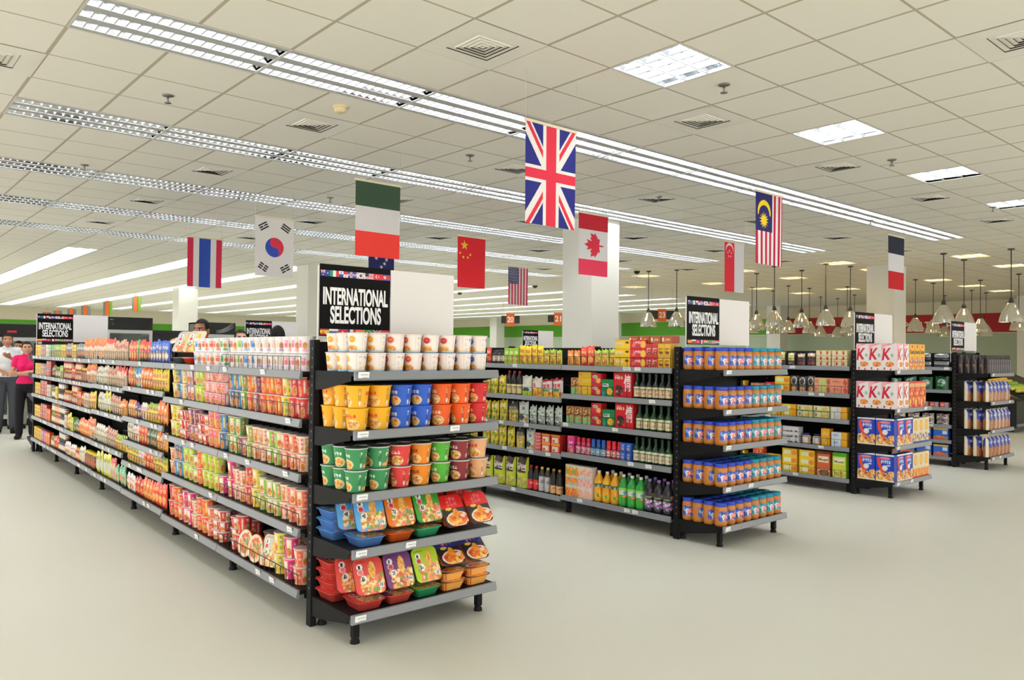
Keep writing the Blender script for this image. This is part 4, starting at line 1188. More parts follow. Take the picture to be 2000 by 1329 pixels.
# trays standing on edge and round bowls on the bottom shelf of the first bay
zb0 = LA[0][4] + .0015
tilted('t_rs', FA, .1, .545, zb0 + .09, 1.25, .3, 'yellow and green film tray tipped up on the bottom shelf, first noodle bay')
BOWL = MB().lathe([(.085, .07), (.088, .066), (.08, .05), (.062, 0)], 32, 'printed_film', None, C(240, 92, 36), cap1=True).mesh('instant_noodle_bowl')
_la = Art(40, 40, (226, 206, 176), 77); _la.food(.5, .5, .38, .38, FOOD, 60); _la.glyphs(.3, .3, .7, .5, 3, (96, 140, 120), .2)
_mb = MB(); _th = np.linspace(0, 2 * np.pi, 33); _rr = np.linspace(0, .084, 9)
_P = np.stack([_rr[:, None] * np.sin(_th), _rr[:, None] * np.cos(_th), np.full((9, 33), .0715)], -1)
_c = np.array([[_la.a[min(39, int((.5 - (_rr[i] + .005) * math.cos(_th[j]) / .17) * 40)), min(39, int((.5 + (_rr[i] + .005) * math.sin(_th[j]) / .17) * 40))] for j in range(32)] for i in range(8)])
_mb.grid(_P, 'printed_film', _c, True, flip=True); BOWLLID = _mb.mesh('lid')
for n, ly in enumerate((.69, .855)):
    a, b = FA.w(.085, ly)
    o = inst(BOWL, 'instant_noodle_bowl', None, (a, b, zb0 + .085), 0, (Matrix.Rotation(FA.ang - math.pi / 2 + .15, 3, 'Z') @ Matrix.Rotation(1.42, 3, 'X')).to_euler())
    inst(BOWLLID, 'lid', o)
    tag(o, 'round orange noodle bowl tipped on its edge, bottom shelf, %s from the end cap' % ORD[n], 'noodle bowl', 'tipped noodle bowls')
fill(FA, 'first noodle bay', 0, .96, 1.27, LA[0][4], 'bottom shelf', [('s_rd', 1, 2), ('s_rw', 2, 3)], 'noodle aisle stock', seed=99)
fill(FA, 'first noodle bay', 0, .05, 1.24, LA[0][4], 'bottom shelf', [('s_ye', 2, 1), ('s_rd', 3, 1), ('s_or', 3, 1), ('s_rw', 3, 1)], 'noodle aisle stock', seed=98, lx=.27, end='post at the back')
# second bay
A_fill(1, 0, [('w_gn', 1, 2), ('w_or', 3, 2), ('w_bl', 1, 2)])
y0 = BW + .7
for n, (k, col) in enumerate((('t_rs', 'coral'), ('t_gy', 'grey'))):
    zt_ = LA[1][0] + .0015
    tilted(k, FA, .1, y0 + .13 + n * .26, zt_, 0, math.pi / 2, '%s noodle tray lying flat below a tipped tray, top shelf, second noodle bay' % col)
    tilted(k, FA, .1, y0 + .08 + n * .26, zt_ + .15, 1.05, .5, '%s noodle tray tipped up on another tray, top shelf, second noodle bay' % col)
A_fill(1, 1, [('s_pk', 4, 3), ('s_li', 2, 2), ('s_pu', 2, 2), ('s_ly', 1, 2), ('s_bl', 1, 2), ('s_ye', 2, 2)])
A_fill(1, 2, [('s_bl', 1, 2), ('s_op', 2, 2), ('s_rw', 2, 3), ('s_mv', 2, 2), ('s_rw', 2, 3), ('s_ye', 2, 2)])
A_fill(1, 3, [('s_mg', 1, 1), ('s_li', 3, 2), ('s_or', 1, 2), ('s_gp', 1, 2), ('s_li', 2, 2), ('s_bl', 2, 2), ('s_cr', 1, 2)])
A_fill(1, 4, [('s_rw', 2, 3), ('s_sa', 1, 2), ('s_or', 2, 2), ('s_cr', 1, 2), ('s_mg', 2, 2), ('s_sa', 1, 2), ('s_or', 1, 2), ('s_rd', 1, 2)])
fill(FA, 'second noodle bay', 0, BW + .05, 2 * BW - .05, LA[1][4], 'bottom shelf', [('s_rd', 5, 1), ('s_or', 3, 1), ('s_rw', 2, 1)], 'noodle aisle stock', seed=97, lx=.25, end='post, back row')
# third bay, packets
A_fill(2, 0, [('p_bl', 6, 1), ('p_rk', 4, 1), ('p_gn', 1, 1), ('p_ro', 3, 1)])
A_fill(2, 1, [('p_ye', 5, 1), ('p_or', 4, 1), ('p_wb', 2, 1), ('p_gn', 1, 1), ('p_ro', 2, 1)])
A_fill(2, 2, [('p_or', 3, 1), ('p_yg', 4, 1), ('p_wh', 2, 1), ('p_pu', 2, 1), ('p_oy', 3, 1)])
A_fill(2, 3, [('p_oy', 3, 1), ('p_gk', 3, 1), ('p_ro', 3, 1), ('p_wh', 2, 1), ('p_cr', 2, 1)])
A_fill(2, 4, [('p_yg', 4, 1), ('p_ro', 3, 1), ('p_wh', 2, 1), ('p_yg', 4, 1)])
A_fill(2, 5, [('p_ro', 4, 1), ('p_or', 3, 1), ('p_rd', 3, 1), ('p_wh', 3, 1)])
# fourth bay
A_fill(3, 0, [('p_ta', 5, 1), ('p_rs', 4, 1), ('p_wo', 4, 1)])
A_fill(3, 1, [('p_rs', 4, 1), ('p_ta', 4, 1), ('p_cr', 5, 1)])
A_fill(3, 2, [('p_oy', 3, 1), ('p_ta', 4, 1), ('p_yb', 2, 1), ('p_cr', 4, 1)])
A_fill(3, 3, [('p_yg', 4, 1), ('p_ta', 4, 1), ('p_cr', 5, 1)])
A_fill(3, 4, [('p_gw', 3, 1), ('p_rs', 2, 1), ('p_yb', 4, 1)])
# fifth to seventh bays, smaller in view
A_fill(4, 0, [('p_wo', 6, 1), ('p_gr', 4, 1), ('b_ye', 3, 1)])
A_fill(4, 1, [('p_wo', 5, 1), ('j_br', 3, 1), ('j_rd', 4, 2), ('p_rd', 2, 1)])
A_fill(4, 2, [('p_ye', 3, 1), ('b_wh', 3, 1), ('p_oy', 2, 1), ('b_or', 3, 1), ('j_rd', 4, 2)])
A_fill(4, 3, [('p_wo', 3, 1), ('p_or', 5, 1), ('p_gk', 3, 1), ('b_li', 2, 1)])
A_fill(4, 4, [('j_br', 5, 1), ('p_cr', 3, 1), ('j_rd', 3, 1), ('p_wh', 3, 1)])
A_fill(5, 0, [('p_gr', 3, 1), ('b_ye', 3, 1), ('b_li', 5, 1), ('b_gn', 2, 1)])
A_fill(5, 1, [('j_rd', 5, 2), ('b_li', 2, 1), ('j_gn', 4, 1), ('p_gk', 2, 1)])
A_fill(5, 2, [('j_rd', 5, 1), ('j_bk', 4, 2), ('b_ye', 2, 1), ('j_gn', 3, 1)])
A_fill(5, 3, [('p_ye', 2, 1), ('b_wh', 2, 1), ('j_bk', 4, 2), ('j_rd', 4, 2), ('j_gn', 3, 2)])
A_fill(5, 4, [('p_wh', 3, 1), ('j_bk', 5, 2), ('p_rd', 3, 1), ('j_gn', 3, 1)])
A_fill(6, 0, [('b_gn', 3, 1), ('b_wh', 2, 1), ('b_ta', 4, 1), ('b_ye', 5, 1)])
A_fill(6, 1, [('b_re', 4, 2), ('b_ta', 5, 1), ('b_ye', 5, 1)])
A_fill(6, 2, [('b_wh', 3, 1), ('b_re', 6, 2), ('b_ye', 5, 1)])
A_fill(6, 3, [('b_or', 3, 1), ('b_re', 6, 2), ('b_ye', 6, 1)])
A_fill(6, 4, [('b_or', 4, 1), ('b_mg', 4, 1), ('b_ye', 7, 1)])
# plump bags lying across the top and stock glimpsed on the other side
for n, (ly, lx, k) in enumerate(((2.75, .28, 'p_lw'), (3.0, .3, 'p_lw'), (3.25, .28, 'p_oy'), (3.5, .3, 'p_lw'))):
    a, b = FA.w(lx, ly); nm, cat, ds, w, d, h, me, kids = CAT[k]
    o = inst(me, nm, None, (a, b, 1.44 + .03), 0, (Matrix.Rotation(FA.ang - math.pi / 2, 3, 'Z') @ Matrix.Rotation(-1.2, 3, 'X')).to_euler())
    o.location.z = 1.378 + .165
    tag(o, '%s lying on top of the noodle aisle, %s from its near end' % (ds, ORD[n]), cat, 'bags on top of the noodle aisle')
reg_box('b_top', 'food_box', 'box', 'long white and yellow box', .15, .1, .1, a_box((240, 240, 236), (240, 206, 60), (226, 160, 40), None, 5), None, Art(8, 8, (240, 206, 70)), nu=10, nv=8, ns=4)
for n in range(8):
    a, b = FA.w(GW - .12, .14 + n * .165)
    for l in range(2):
        place('b_top', a, b, Z5[0] + .002 + l * .101, FA.ang + math.pi / 2, 'long white and yellow box atop the noodle aisle, far side, %s, %s layer' % (ORD[n], ('lower', 'upper')[l]), 'white and yellow boxes on the far side')
# yellow boxes of the far end cap
for i, z in enumerate(Z5):
    for n in range(3):
        x = xa - .08 - n * .28
        place('b_ye', x, ya + .12, z + .002, math.pi, 'yellow food box on the far end cap, %s, %s across' % (SHELFW[i], ORD[n]), 'far end cap boxes')
        place('b_ye', x - (.12 if n else .0), ya + .3, z + .002, math.pi, 'yellow food box on the far end cap, %s, %s across, outer row' % (SHELFW[i], ORD[n]), 'far end cap boxes')

# ------------------------------------------------------------------ cup noodle end cap
ex, ey = CAPA
def capA_cups(level, keys, pitch, r, sides, word, side_key=None, seed=0, fw=None):
    rg = random.Random(seed); z = ZA[level] + .0015
    h = CAT[keys[0]][5]
    for n, k in enumerate(keys):
        x = ex + r + .012 + n * pitch
        for lay in range(2):
            rz = rg.uniform(-.5, .5) - .25
            place(k, x, ey - .47 + r + .024 + rg.uniform(-.004, .004), z + lay * (h + .0008), rz, '%s %s, %s of end cap, front row, %s from corner' % (('lower', 'upper')[lay], CAT[k][2], SHELFW[level], ORD[n]), 'end cap cup noodles')
    for s in range(sides):
        y = ey - .47 + r + .02 + (s + 1) * (2 * r + .006)
        for lay in range(2):
            k = keys[0]
            place(k, ex + r + .012 + rg.uniform(-.003, .003), y, z + lay * (h + .0008), rg.uniform(-.9, .1), '%s %s, %s of end cap, side, %s behind corner' % (('lower', 'upper')[lay], CAT[k][2], SHELFW[level], ORD[s]), 'end cap cup noodles')
        if s == 0:
            for n in range(1, len(keys)):
                k = keys[n]
                for lay in range(2):
                    place(k, ex + r + .012 + n * pitch, y, z + lay * (h + .0008), rg.uniform(-.6, .6), '%s %s, %s of end cap, second row, %s from corner' % (('lower', 'upper')[lay], CAT[k][2], SHELFW[level], ORD[n]), 'end cap cup noodles')
capA_cups(0, ['po', 'po', 'pr', 'pr', 'pd', 'pd', 'pb', 'pb'], .1135, .055, 2, 'top', seed=1)
capA_cups(1, ['yy', 'yy', 'bb', 'bb', 'oo', 'oo', 'rr'], .1325, .0645, 2, 'second', seed=2)
capA_cups(2, ['gg', 'gg', 'sr', 'so', 'sg', 'sm', 'st'], .1325, .0625, 2, 'third', seed=3)

# trays
def ctray(k, dx, dy, z, tilt, yaw, label):
    R_ = Matrix.Rotation(yaw, 3, 'Z') @ Matrix.Rotation(tilt, 3, 'X')
    put_tray(k, (ex + dx, ey - .47 + dy, z), R_.to_euler(), label, 'end cap noodle trays')
z4 = ZA[3] + .0015; z5 = ZA[4] + .0015; P_ = TH + .003
for l in range(3): ctray('t_bl', .1, .328, z4 + l * P_, 0, .02, 'blue noodle tray in the stack by the post, fourth end cap shelf, %s up' % ORD[l])
def leaning(k, dx, z, yaw, tilt, what, dy=.105):
    ctray(k, dx, dy, z, 0, yaw * .4, '%s noodle tray flat below a tipped tray, %s' % (TRAYS[k][2], what))
    ctray(k, dx + .008, dy + (-TD / 2 + TD / 2 * math.cos(tilt) + TH * math.sin(tilt)) + .012, z + P_ + .003 + math.sin(tilt) * TD / 2, tilt, yaw, '%s noodle tray tipped forward on another tray, %s' % (TRAYS[k][2], what))
f4 = 'fourth end cap shelf'; f5 = 'bottom end cap shelf'; T4 = 1.12; SN = math.sin(T4) * TD / 2
leaning('t_bl', .14, z4, -.12, T4, f4)
ctray('t_bl', .105, .205, z4 + P_ + SN + .003, T4, -.2, 'blue noodle tray tipped up behind the corner one, fourth end cap shelf')
leaning('t_or', .318, z4, -.05, T4, f4)
leaning('t_gn', .495, z4, .0, T4, f4)
for n, dx in enumerate((.67, .845)):
    ctray('t_rk', dx, .09, z4 + SN + .002, 1.0, .06, 'red and black noodle tray tipped forward, %s, %s from the open end' % (f4, ORD[1 - n]))
    ctray('t_rk', dx - .01, .24, z4 + SN + .002, 1.05, .06, 'red and black noodle tray behind another, %s, %s from open end' % (f4, ORD[1 - n]))
for l in range(4): ctray('t_rd', .1, .328, z5 + l * P_, 0, .05 - .03 * l, 'red noodle tray in the stack by the post, bottom end cap shelf, %s up' % ORD[l])
leaning('t_rd', .14, z5, -.08, T4, f5)
ctray('t_rd', .105, .205, z5 + P_ + SN + .003, T4, -.2, 'red noodle tray tipped up behind the corner pair, bottom end cap shelf')
leaning('t_pu', .318, z5, -.02, T4, f5)
leaning('t_li', .495, z5, .02, T4, f5)
for n, dx in enumerate((.672, .845)):
    for l in range(2): ctray('t_bk', dx + .0, .11, z5 + l * P_, 0, .02, 'orange noodle tray lying flat, %s, %s from open end, %s up' % (f5, ORD[1 - n], ORD[l]))
    ctray('t_bk', dx, .13, z5 + 2 * P_ + .066 + .006, .82, .05, 'dark blue noodle tray tipped on a stack, %s from open end, %s' % (ORD[1 - n], f5))

# ------------------------------------------------------------------ peanut butter end cap
JR, JH = .05, .178
def jar_art(blue):
    bgc = (42, 86, 196) if blue else (26, 156, 180)
    A = Art(160, 48, (190, 116, 44), 5)
    A.rect(.31, .16, .69, .8, bgc); A.scatter(.32, .2, .68, .78, ((120, 170, 226) if blue else (120, 206, 214), sh(bgc, .8)), 24, .022)
    A.poly([(.38, .42), (.68, .2), (.72, .5), (.42, .74)], (244, 238, 232))
    A.text('SKIPPY', .545, .46, .24, .3, (218, 40, 40), .0, -.36, .03)
    A.lines(.4, .74, .6, .8, 1, (240, 230, 200))
    return A
for k, blue, capc in (('jar_b', True, (38, 66, 178)), ('jar_t', False, (24, 132, 160))):
    prof = [(.036, JH - .02), (.04, JH - .024), (JR - .003, JH - .036), (JR, JH - .05), (JR, .02), (JR - .001, .012), (JR - .006, 0)]
    A = jar_art(blue)
    nv, nu = 26, 80
    b, _ = bottle_mesh('peanut_butter_jar', prof, [(JH - .026, (206, 140, 70)), (0, (190, 116, 44))], nu, None, art=A, a0=.014, a1=JH - .045)
    cp = MB(); n = 40; R = JR * .93
    pr = [(0, JH), (R * .94, JH), (R, JH - .003), (R, JH - .026), (R * .97, JH - .028)]
    cp.lathe(pr, n, 'printed_card', None, C(*capc))
    for j in range(n):
        a = 2 * math.pi * j / n
        cp.add([((R + .0006) * math.cos(a + s), (R + .0006) * math.sin(a + s), z) for s, z in ((-.04, JH - .005), (.04, JH - .005), (.04, JH - .024), (-.04, JH - .024))], [(3, 2, 1, 0)], 'printed_card', C(*sh(capc, 1.25)))
    reg(k, 'peanut_butter_jar', 'jar', ('blue' if blue else 'teal') + '-lidded peanut butter jar', 2 * JR, 2 * JR, JH, b, [('lid', cp.mesh('lid'))])
bx_, by_ = CAPB
for lv in range(5):
    rg = random.Random(40 + lv); z = ZB[lv] + .0015
    for n in range(8):
        for row in range(1 if lv < 2 else (2 if lv < 3 else 3)):
            k = 'jar_b' if n < 4 else 'jar_t'
            x = bx_ + .065 + n * .112; y = by_ - .46 + .058 + row * .1015
            place(k, x, y, z, rg.uniform(-.25, .35) - .1, '%s, %s row, %s from near corner, %s of its end cap' % (CAT[k][2], ('front', 'second', 'third')[row], ORD[n], SHELFW[lv]), 'peanut butter jars')
    for s in range(3):
        row = s + 1
        if row < (1 if lv < 2 else (2 if lv < 3 else 3)): continue
        place('jar_b', bx_ + .065, by_ - .46 + .058 + row * .1015, z, rg.uniform(-1.1, -.5) if lv > 2 else rg.uniform(-.7, -.1), 'blue-lidded peanut butter jar, side column, %s behind the corner, %s of its end cap' % (ORD[s], SHELFW[lv]), 'peanut butter jars')

# ------------------------------------------------------------------ bottle and box aisle
def ibx(k, ds, w, d, h, A, side, name=None, **kw):
    name = name or ('juice_carton' if 'carton' in ds and 'juice' in ds else 'muesli_box' if 'muesli' in ds else 'biscuit_box' if ('biscuit' in ds or k[0] == 'm') else 'snack_box')
    reg_box(k, name, 'carton' if 'carton' in name else 'box', ds, w, d, h, A, Art(8, 16, side), None, **kw)
ibx('x_ye', 'yellow long food box', .17, .1, .078, a_box((242, 196, 30), (236, 176, 30), (226, 216, 190), ((60, 40, 30), (120, 70, 30)), 11, None, .8, .3, (.12, .12), .32, .4, .5, .3), (232, 180, 40), nu=24, nv=14)
ibx('x_re', 'red long food box', .17, .1, .078, a_box((214, 40, 44), (196, 30, 36), (246, 226, 226), ((240, 190, 60), (240, 200, 80)), 12, None, .82, .5, (.16, .4), .45, .3, .5, .3), (196, 36, 40), nu=24, nv=14)
ibx('x_sr', 'small red food box', .062, .1, .1, a_box((196, 50, 54), (214, 46, 48), (240, 214, 210), ((60, 36, 30), (240, 200, 80)), 13, None, .5, .75, (.3, .14), .5, .42, .7, .14), (190, 40, 40))
ibx('x_sy', 'small yellow food box', .062, .1, .1, a_box((226, 176, 40), (196, 160, 60), (120, 80, 30), ((60, 36, 30), (200, 80, 50)), 14, None, .5, .75, (.3, .14), .5, .42, .7, .14), (206, 160, 50))
ibx('x_br', 'brown and red flat box', .11, .1, .06, a_box((166, 96, 44), (190, 60, 44), (236, 216, 190), ((240, 226, 210),), 15, None, .15, .5, (.1, .3), .6, .5, .4, .3), (176, 70, 44), nu=20, nv=10)
A_ = Art(60, 60, (208, 26, 34), 16); A_.text('情', .76, .42, .36, .66, (248, 244, 240), 0, 0, .01); A_.glyphs(.08, .14, .52, .26, 4, (246, 214, 200), .2); A_.rect(.08, .08, .3, .12, (240, 180, 60)); A_.food(.28, .7, .22, .22, ((70, 36, 30), (110, 60, 44), (190, 140, 110), (60, 30, 26)), 30)
ibx('x_jg', 'big red box with white character', .205, .08, .215, A_, (186, 24, 30), nu=44, nv=44)
A_ = Art(50, 50, (22, 128, 60), 17); A_.rect(.08, .24, .58, .42, (244, 244, 236)); A_.glyphs(.12, .27, .54, .39, 4, (40, 44, 80), .2); A_.food(.66, .7, .26, .2, ((238, 176, 50), (246, 204, 90), (222, 150, 40)), 14); A_.ell(.14, .82, .12, .14, (60, 140, 170))
ibx('x_gr', 'green snack box with chips picture', .14, .07, .152, A_, (20, 110, 54), nu=32, nv=32)
A_ = Art(50, 36, (212, 34, 40), 18); A_.ell(.38, .3, .26, .16, (226, 220, 206)); A_.glyphs(.22, .22, .54, .38, 4, (110, 120, 110), .2); A_.food(.7, .62, .22, .24, ((240, 190, 90), (230, 160, 60)), 10); A_.ell(.2, .8, .12, .1, (110, 70, 120))
ibx('x_rr', 'red snack box with white oval', .125, .07, .1, A_, (190, 28, 34), nu=28, nv=22)
ibx('x_yy', 'yellow stacked biscuit box', .155, .08, .052, a_box((236, 184, 40), (226, 170, 40), (206, 196, 120), ((226, 120, 50),), 19, None, .15, .5, (.06, .2), .6, .5, .5, .3), (226, 170, 40), nu=24, nv=10)
ibx('x_bg', 'brown and green snack box', .095, .06, .155, a_box((196, 140, 80), (170, 110, 60), (90, 50, 40), ((120, 70, 40), (226, 180, 120)), 20, None, .5, .3, (.4, .2), .5, .1, .5, .1).rect(0, .6, 1, 1, (130, 196, 130)).ell(.7, .75, .2, .1, (230, 120, 60)), (170, 120, 70))
ibx('x_rt', 'red tub pack with orange lid', .12, .09, .085, a_box((206, 40, 36), (226, 140, 44), (246, 240, 230), ((190, 50, 40), (226, 120, 90)), 21, None, .3, .76, (.14, .12), .5, .4, .0, .0).rect(.1, .3, .82, .88, (240, 228, 206)).ell(.3, .7, .14, .12, (190, 60, 44)).rect(0, 0, 1, .2, (232, 150, 40)), (190, 36, 32))
ibx('x_fl', 'flat red and white box', .09, .09, .034, a_box((206, 70, 66), (226, 200, 196), (240, 220, 214), None, 22), (190, 60, 60), nu=16, nv=8)
ibx('x_mk', 'magenta printed carton', .085, .06, .155, a_box((226, 50, 140), (236, 120, 60), (250, 236, 226), ((236, 120, 60), (240, 226, 210), (220, 60, 110)), 23, None, .5, .75, (.36, .18), .5, .4, .6, .2), (206, 40, 130))
ibx('x_ct', 'tall orange juice carton', .082, .07, .29, Art(40, 90, (226, 218, 196), 24).scatter(.05, .1, .95, .3, ((240, 150, 30), (236, 120, 30), (140, 176, 70)), 40, .14).scatter(.05, .42, .95, .6, ((240, 150, 30), (236, 110, 30), (170, 196, 200)), 40, .14).scatter(.05, .76, .95, .96, ((240, 150, 30), (240, 170, 50), (226, 100, 40)), 40, .14).rect(0, .33, 1, .4, (206, 214, 206)).rect(0, .64, 1, .71, (200, 210, 206)), (220, 206, 180), nu=18, nv=34)
ibx('x_cp', 'tall pink peach juice carton', .082, .07, .29, Art(40, 90, (236, 220, 206), 25).scatter(.05, .1, .95, .3, ((244, 190, 176), (240, 160, 150), (246, 214, 160)), 40, .14).scatter(.05, .42, .95, .6, ((244, 196, 190), (236, 150, 140)), 40, .14).scatter(.05, .76, .95, .96, ((246, 200, 180), (240, 176, 150)), 40, .14).rect(0, .33, 1, .4, (206, 206, 206)), (230, 210, 196), nu=18, nv=34)
ibx('x_bc', 'blue canned drink pack', .06, .06, .075, a_box((40, 90, 196), (60, 120, 220), (214, 226, 240), ((196, 160, 150),), 26, None, .5, .66, (.2, .2), .5, .3, .6, .2), (36, 80, 180), nu=16, nv=14)
# bags
def ibag(k, ds, w, d, h, A, **kw): reg_pouch(k, 'snack_bag', 'bag', ds, w, d, h, A, nu=26, nv=30, **kw)
A_ = Art(60, 70, (226, 216, 210), 30); A_.wave(.12, .03, (206, 46, 56), False); A_.glyphs(.12, .26, .88, .5, 3, (214, 50, 60), .22); A_.ell(.5, .62, .3, .08, (80, 150, 70)); A_.wave(.72, .03, (236, 170, 40), True); A_.scatter(.05, .76, .95, .95, ((226, 80, 50), (240, 200, 60)), 30, .08)
ibag('g_rw', 'red and white popcorn bag', .14, .07, .19, A_, wob=.004, base=True)
A_ = Art(60, 70, (232, 226, 216), 31); A_.glyphs(.1, .3, .6, .5, 2, (206, 60, 60), .22); A_.wave(.6, .05, (240, 196, 40), True); A_.scatter(.1, .65, .95, .95, ((236, 160, 40), (226, 110, 60)), 24, .09); A_.rect(0, 0, .3, .3, (206, 160, 90))
ibag('g_wy', 'white and yellow snack bag', .13, .07, .19, A_, wob=.005, base=True)
A_ = Art(60, 70, (226, 228, 214), 32); A_.ell(.55, .7, .3, .1, (70, 90, 70)); A_.wave(.78, .03, (176, 206, 50), True); A_.lines(.2, .2, .7, .45, 4, (206, 210, 190))
ibag('g_wg', 'white bag with green base', .14, .07, .195, A_, wob=.003, base=True)
A_ = Art(60, 70, (206, 214, 206), 33); A_.scatter(0, 0, 1, 1, ((236, 240, 236), (170, 186, 170), (110, 140, 110), (226, 230, 224)), 90, .07); A_.lines(.3, .5, .7, .7, 3, (110, 120, 110))
ibag('g_cl', 'clear crinkled bag with green print', .1, .07, .19, A_, wob=.007)
A_ = Art(60, 70, (216, 222, 218), 34); A_.ell(.45, .4, .4, .2, (120, 190, 90)); A_.ell(.45, .36, .42, .2, (216, 222, 218)); A_.glyphs(.5, .24, .76, .4, 2, (60, 66, 60), .2); A_.ell(.35, .75, .35, .14, (76, 84, 76)); A_.ell(.82, .84, .12, .09, (230, 150, 40))
ibag('g_se', 'white seaweed bag with green arc', .14, .06, .215, A_, wob=.003, base=True)
A_ = Art(60, 70, (216, 180, 90), 35); A_.rect(0, 0, 1, .42, (36, 36, 34)); A_.text('귀비기차', .5, .34, .86, .16, (244, 240, 232), 0, 0, .02); A_.scatter(0, .46, 1, 1, ((230, 190, 100), (196, 140, 60), (230, 216, 170), (110, 150, 70)), 70, .07); A_.ell(.5, .08, .08, .06, (226, 220, 200))
ibag('g_bk', 'black topped bag of rice snacks', .14, .06, .215, A_, wob=.002, base=True)
A_ = Art(60, 70, (236, 206, 40), 36); A_.scatter(0, .4, 1, 1, ((240, 180, 40), (120, 150, 50), (226, 196, 120)), 50, .09); A_.glyphs(.1, .15, .9, .35, 3, (250, 246, 230), .2)
ibag('g_ye', 'yellow snack bag', .12, .06, .21, A_, wob=.004, base=True)
A_ = Art(60, 80, (196, 206, 40), 37); A_.rect(.16, 0, .84, .5, (70, 44, 44)); A_.text('당면', .5, .3, .7, .22, (246, 240, 226), 0, .1, .03); A_.food(.5, .8, .42, .18, ((196, 190, 90), (216, 200, 120), (170, 160, 60)), 50); A_.rect(.0, .55, .24, .72, (70, 160, 50))
ibag('g_gy', 'tall lime edged bag of noodles', .17, .08, .3, A_, wob=.003, base=True)
# bottles
SOJU = [(.013, .21), (.014, .2), (.013, .195), (.0135, .15), (.03, .118), (.032, .11), (.032, .006), (.028, 0)]
for k, ds, top, lab in (('v_s1', 'dark green bottle with floral label', (16, 26, 18), (226, 210, 170)), ('v_s2', 'green bottle with plain cream label', (18, 58, 26), (226, 222, 178)), ('v_s3', 'green bottle with pale label', (20, 56, 26), (222, 222, 190))):
    A = Art(48, 24, lab, len(CAT))
    for o in (0, .25, .5, .75): A.food(o + .12, .72, .07, .16, ((226, 140, 90), (206, 90, 70), lab), 6); A.glyphs(o + .04, .2, o + .2, .4, 2, sh(lab, .7))
    b, c = bottle_mesh('glass_bottle', SOJU, [(.108, top), (0, top)], 24, (.0142, .19, .214), (40, 60, 44), art=A, a0=.02, a1=.1)
    reg(k, 'glass_bottle', 'bottle', ds, .066, .066, .214, b, [('cap', c)])
BIG = [(.014, .265), (.015, .25), (.02, .235), (.042, .19), (.045, .17), (.042, .1), (.045, .08), (.045, .01), (.04, 0)]
def drink(k, ds, liquid, A, capc, prof=BIG, lo=.03, hi=.16, cap=(.016, .25, .272), r=.045):
    b, c = bottle_mesh('plastic_bottle', prof, [(0, liquid)], 24, cap, capc, art=A, a0=lo, a1=hi)
    reg(k, 'plastic_bottle', 'bottle', ds, 2 * r + .004, 2 * r + .004, cap[2], b, [('cap', c)])
A_ = Art(64, 40, (236, 160, 24), 50)
for o in (0, .5): A_.rect(o, 0, o + .5, .25, (24, 84, 44)); A_.glyphs(o + .05, .06, o + .45, .22, 4, (240, 240, 220), .2); A_.food(o + .25, .6, .16, .22, ((244, 160, 30), (240, 130, 20)), 10); A_.scatter(o, .75, o + .5, .95, ((50, 140, 50), (240, 200, 40)), 16, .05)
drink('v_oj', 'orange juice bottle with white cap', (236, 168, 30), A_, (236, 234, 228))
A_ = Art(64, 40, (50, 160, 44), 51); A_.rect(0, .0, 1, .12, (140, 214, 60)); A_.rect(0, .12, 1, .5, (206, 214, 206))
for o in (0, .5): A_.glyphs(o + .1, .18, o + .4, .44, 2, (70, 150, 160), .2); A_.ell(o + .25, .56, .2, .06, (226, 120, 60))
drink('v_gn', 'green aloe drink bottle', (40, 150, 60), A_, (234, 234, 230))
A_ = Art(64, 40, (44, 40, 52), 52)
for o in (0, .5): A_.ell(o + .25, .1, .1, .1, (226, 150, 90)); A_.rect(o, .22, o + .5, .32, (110, 150, 90)); A_.scatter(o, .45, o + .5, .95, ((140, 110, 170), (226, 220, 230), (196, 110, 150), (60, 50, 80)), 40, .05)
drink('v_gp', 'dark grape drink bottle, purple cap', (36, 32, 42), A_, (150, 110, 190))
SPORT = [(.012, .125), (.014, .12), (.02, .105), (.022, .1), (.019, .085), (.028, .065), (.028, .01), (.025, 0)]
for k, ds, c1, lab, capc in (('v_pr', 'small pink drink bottle', (226, 70, 120), (226, 190, 190), (206, 40, 50)), ('v_pb', 'small blue drink bottle', (40, 100, 170), (150, 196, 214), (40, 90, 190)), ('v_rr', 'small red drink bottle', (226, 40, 70), (226, 140, 130), (226, 40, 50))):
    A = Art(40, 20, lab, len(CAT)); A.scatter(0, .1, 1, .9, (sh(lab, .8), (240, 236, 230), c1), 20, .08)
    b, c = bottle_mesh('small_drink_bottle', SPORT, [(0, c1)], 18, (.0195, .103, .15), capc, art=A, a0=.012, a1=.062)
    reg(k, 'small_drink_bottle', 'bottle', ds, .06, .06, .15, b, [('cap', c)])
SAUCE = [(.012, .23), (.013, .22), (.02, .2), (.034, .16), (.034, .01), (.03, 0)]
for k, ds, c1, lab, capc, hi in (('v_sr', 'dark sauce bottle with red label', (34, 30, 30), (222, 36, 40), (206, 30, 40), .1), ('v_sg', 'sauce bottle with grey label', (60, 50, 44), (190, 190, 192), (214, 196, 80), .15), ('v_so', 'dark sauce bottle with orange label', (34, 28, 26), (230, 170, 110), (206, 140, 50), .085), ('v_sc', 'dark bottle, cream label, red cap', (40, 36, 34), (230, 210, 150), (206, 46, 46), .1)):
    A = Art(48, 24, lab, len(CAT))
    for o in (0, .5): A.glyphs(o + .06, .2, o + .44, .5, 3, sh(lab, .6) if sum(lab) > 400 else (240, 210, 200)); A.food(o + .25, .76, .16, .16, (lab, (226, 150, 60), (190, 80, 50)), 6)
    b, c = bottle_mesh('sauce_bottle', SAUCE, [(0, c1)], 20, (.0145, .212, .238), capc, art=A, a0=.012, a1=hi)
    reg(k, 'sauce_bottle', 'bottle', ds, .07, .07, .238, b, [('cap', c)])

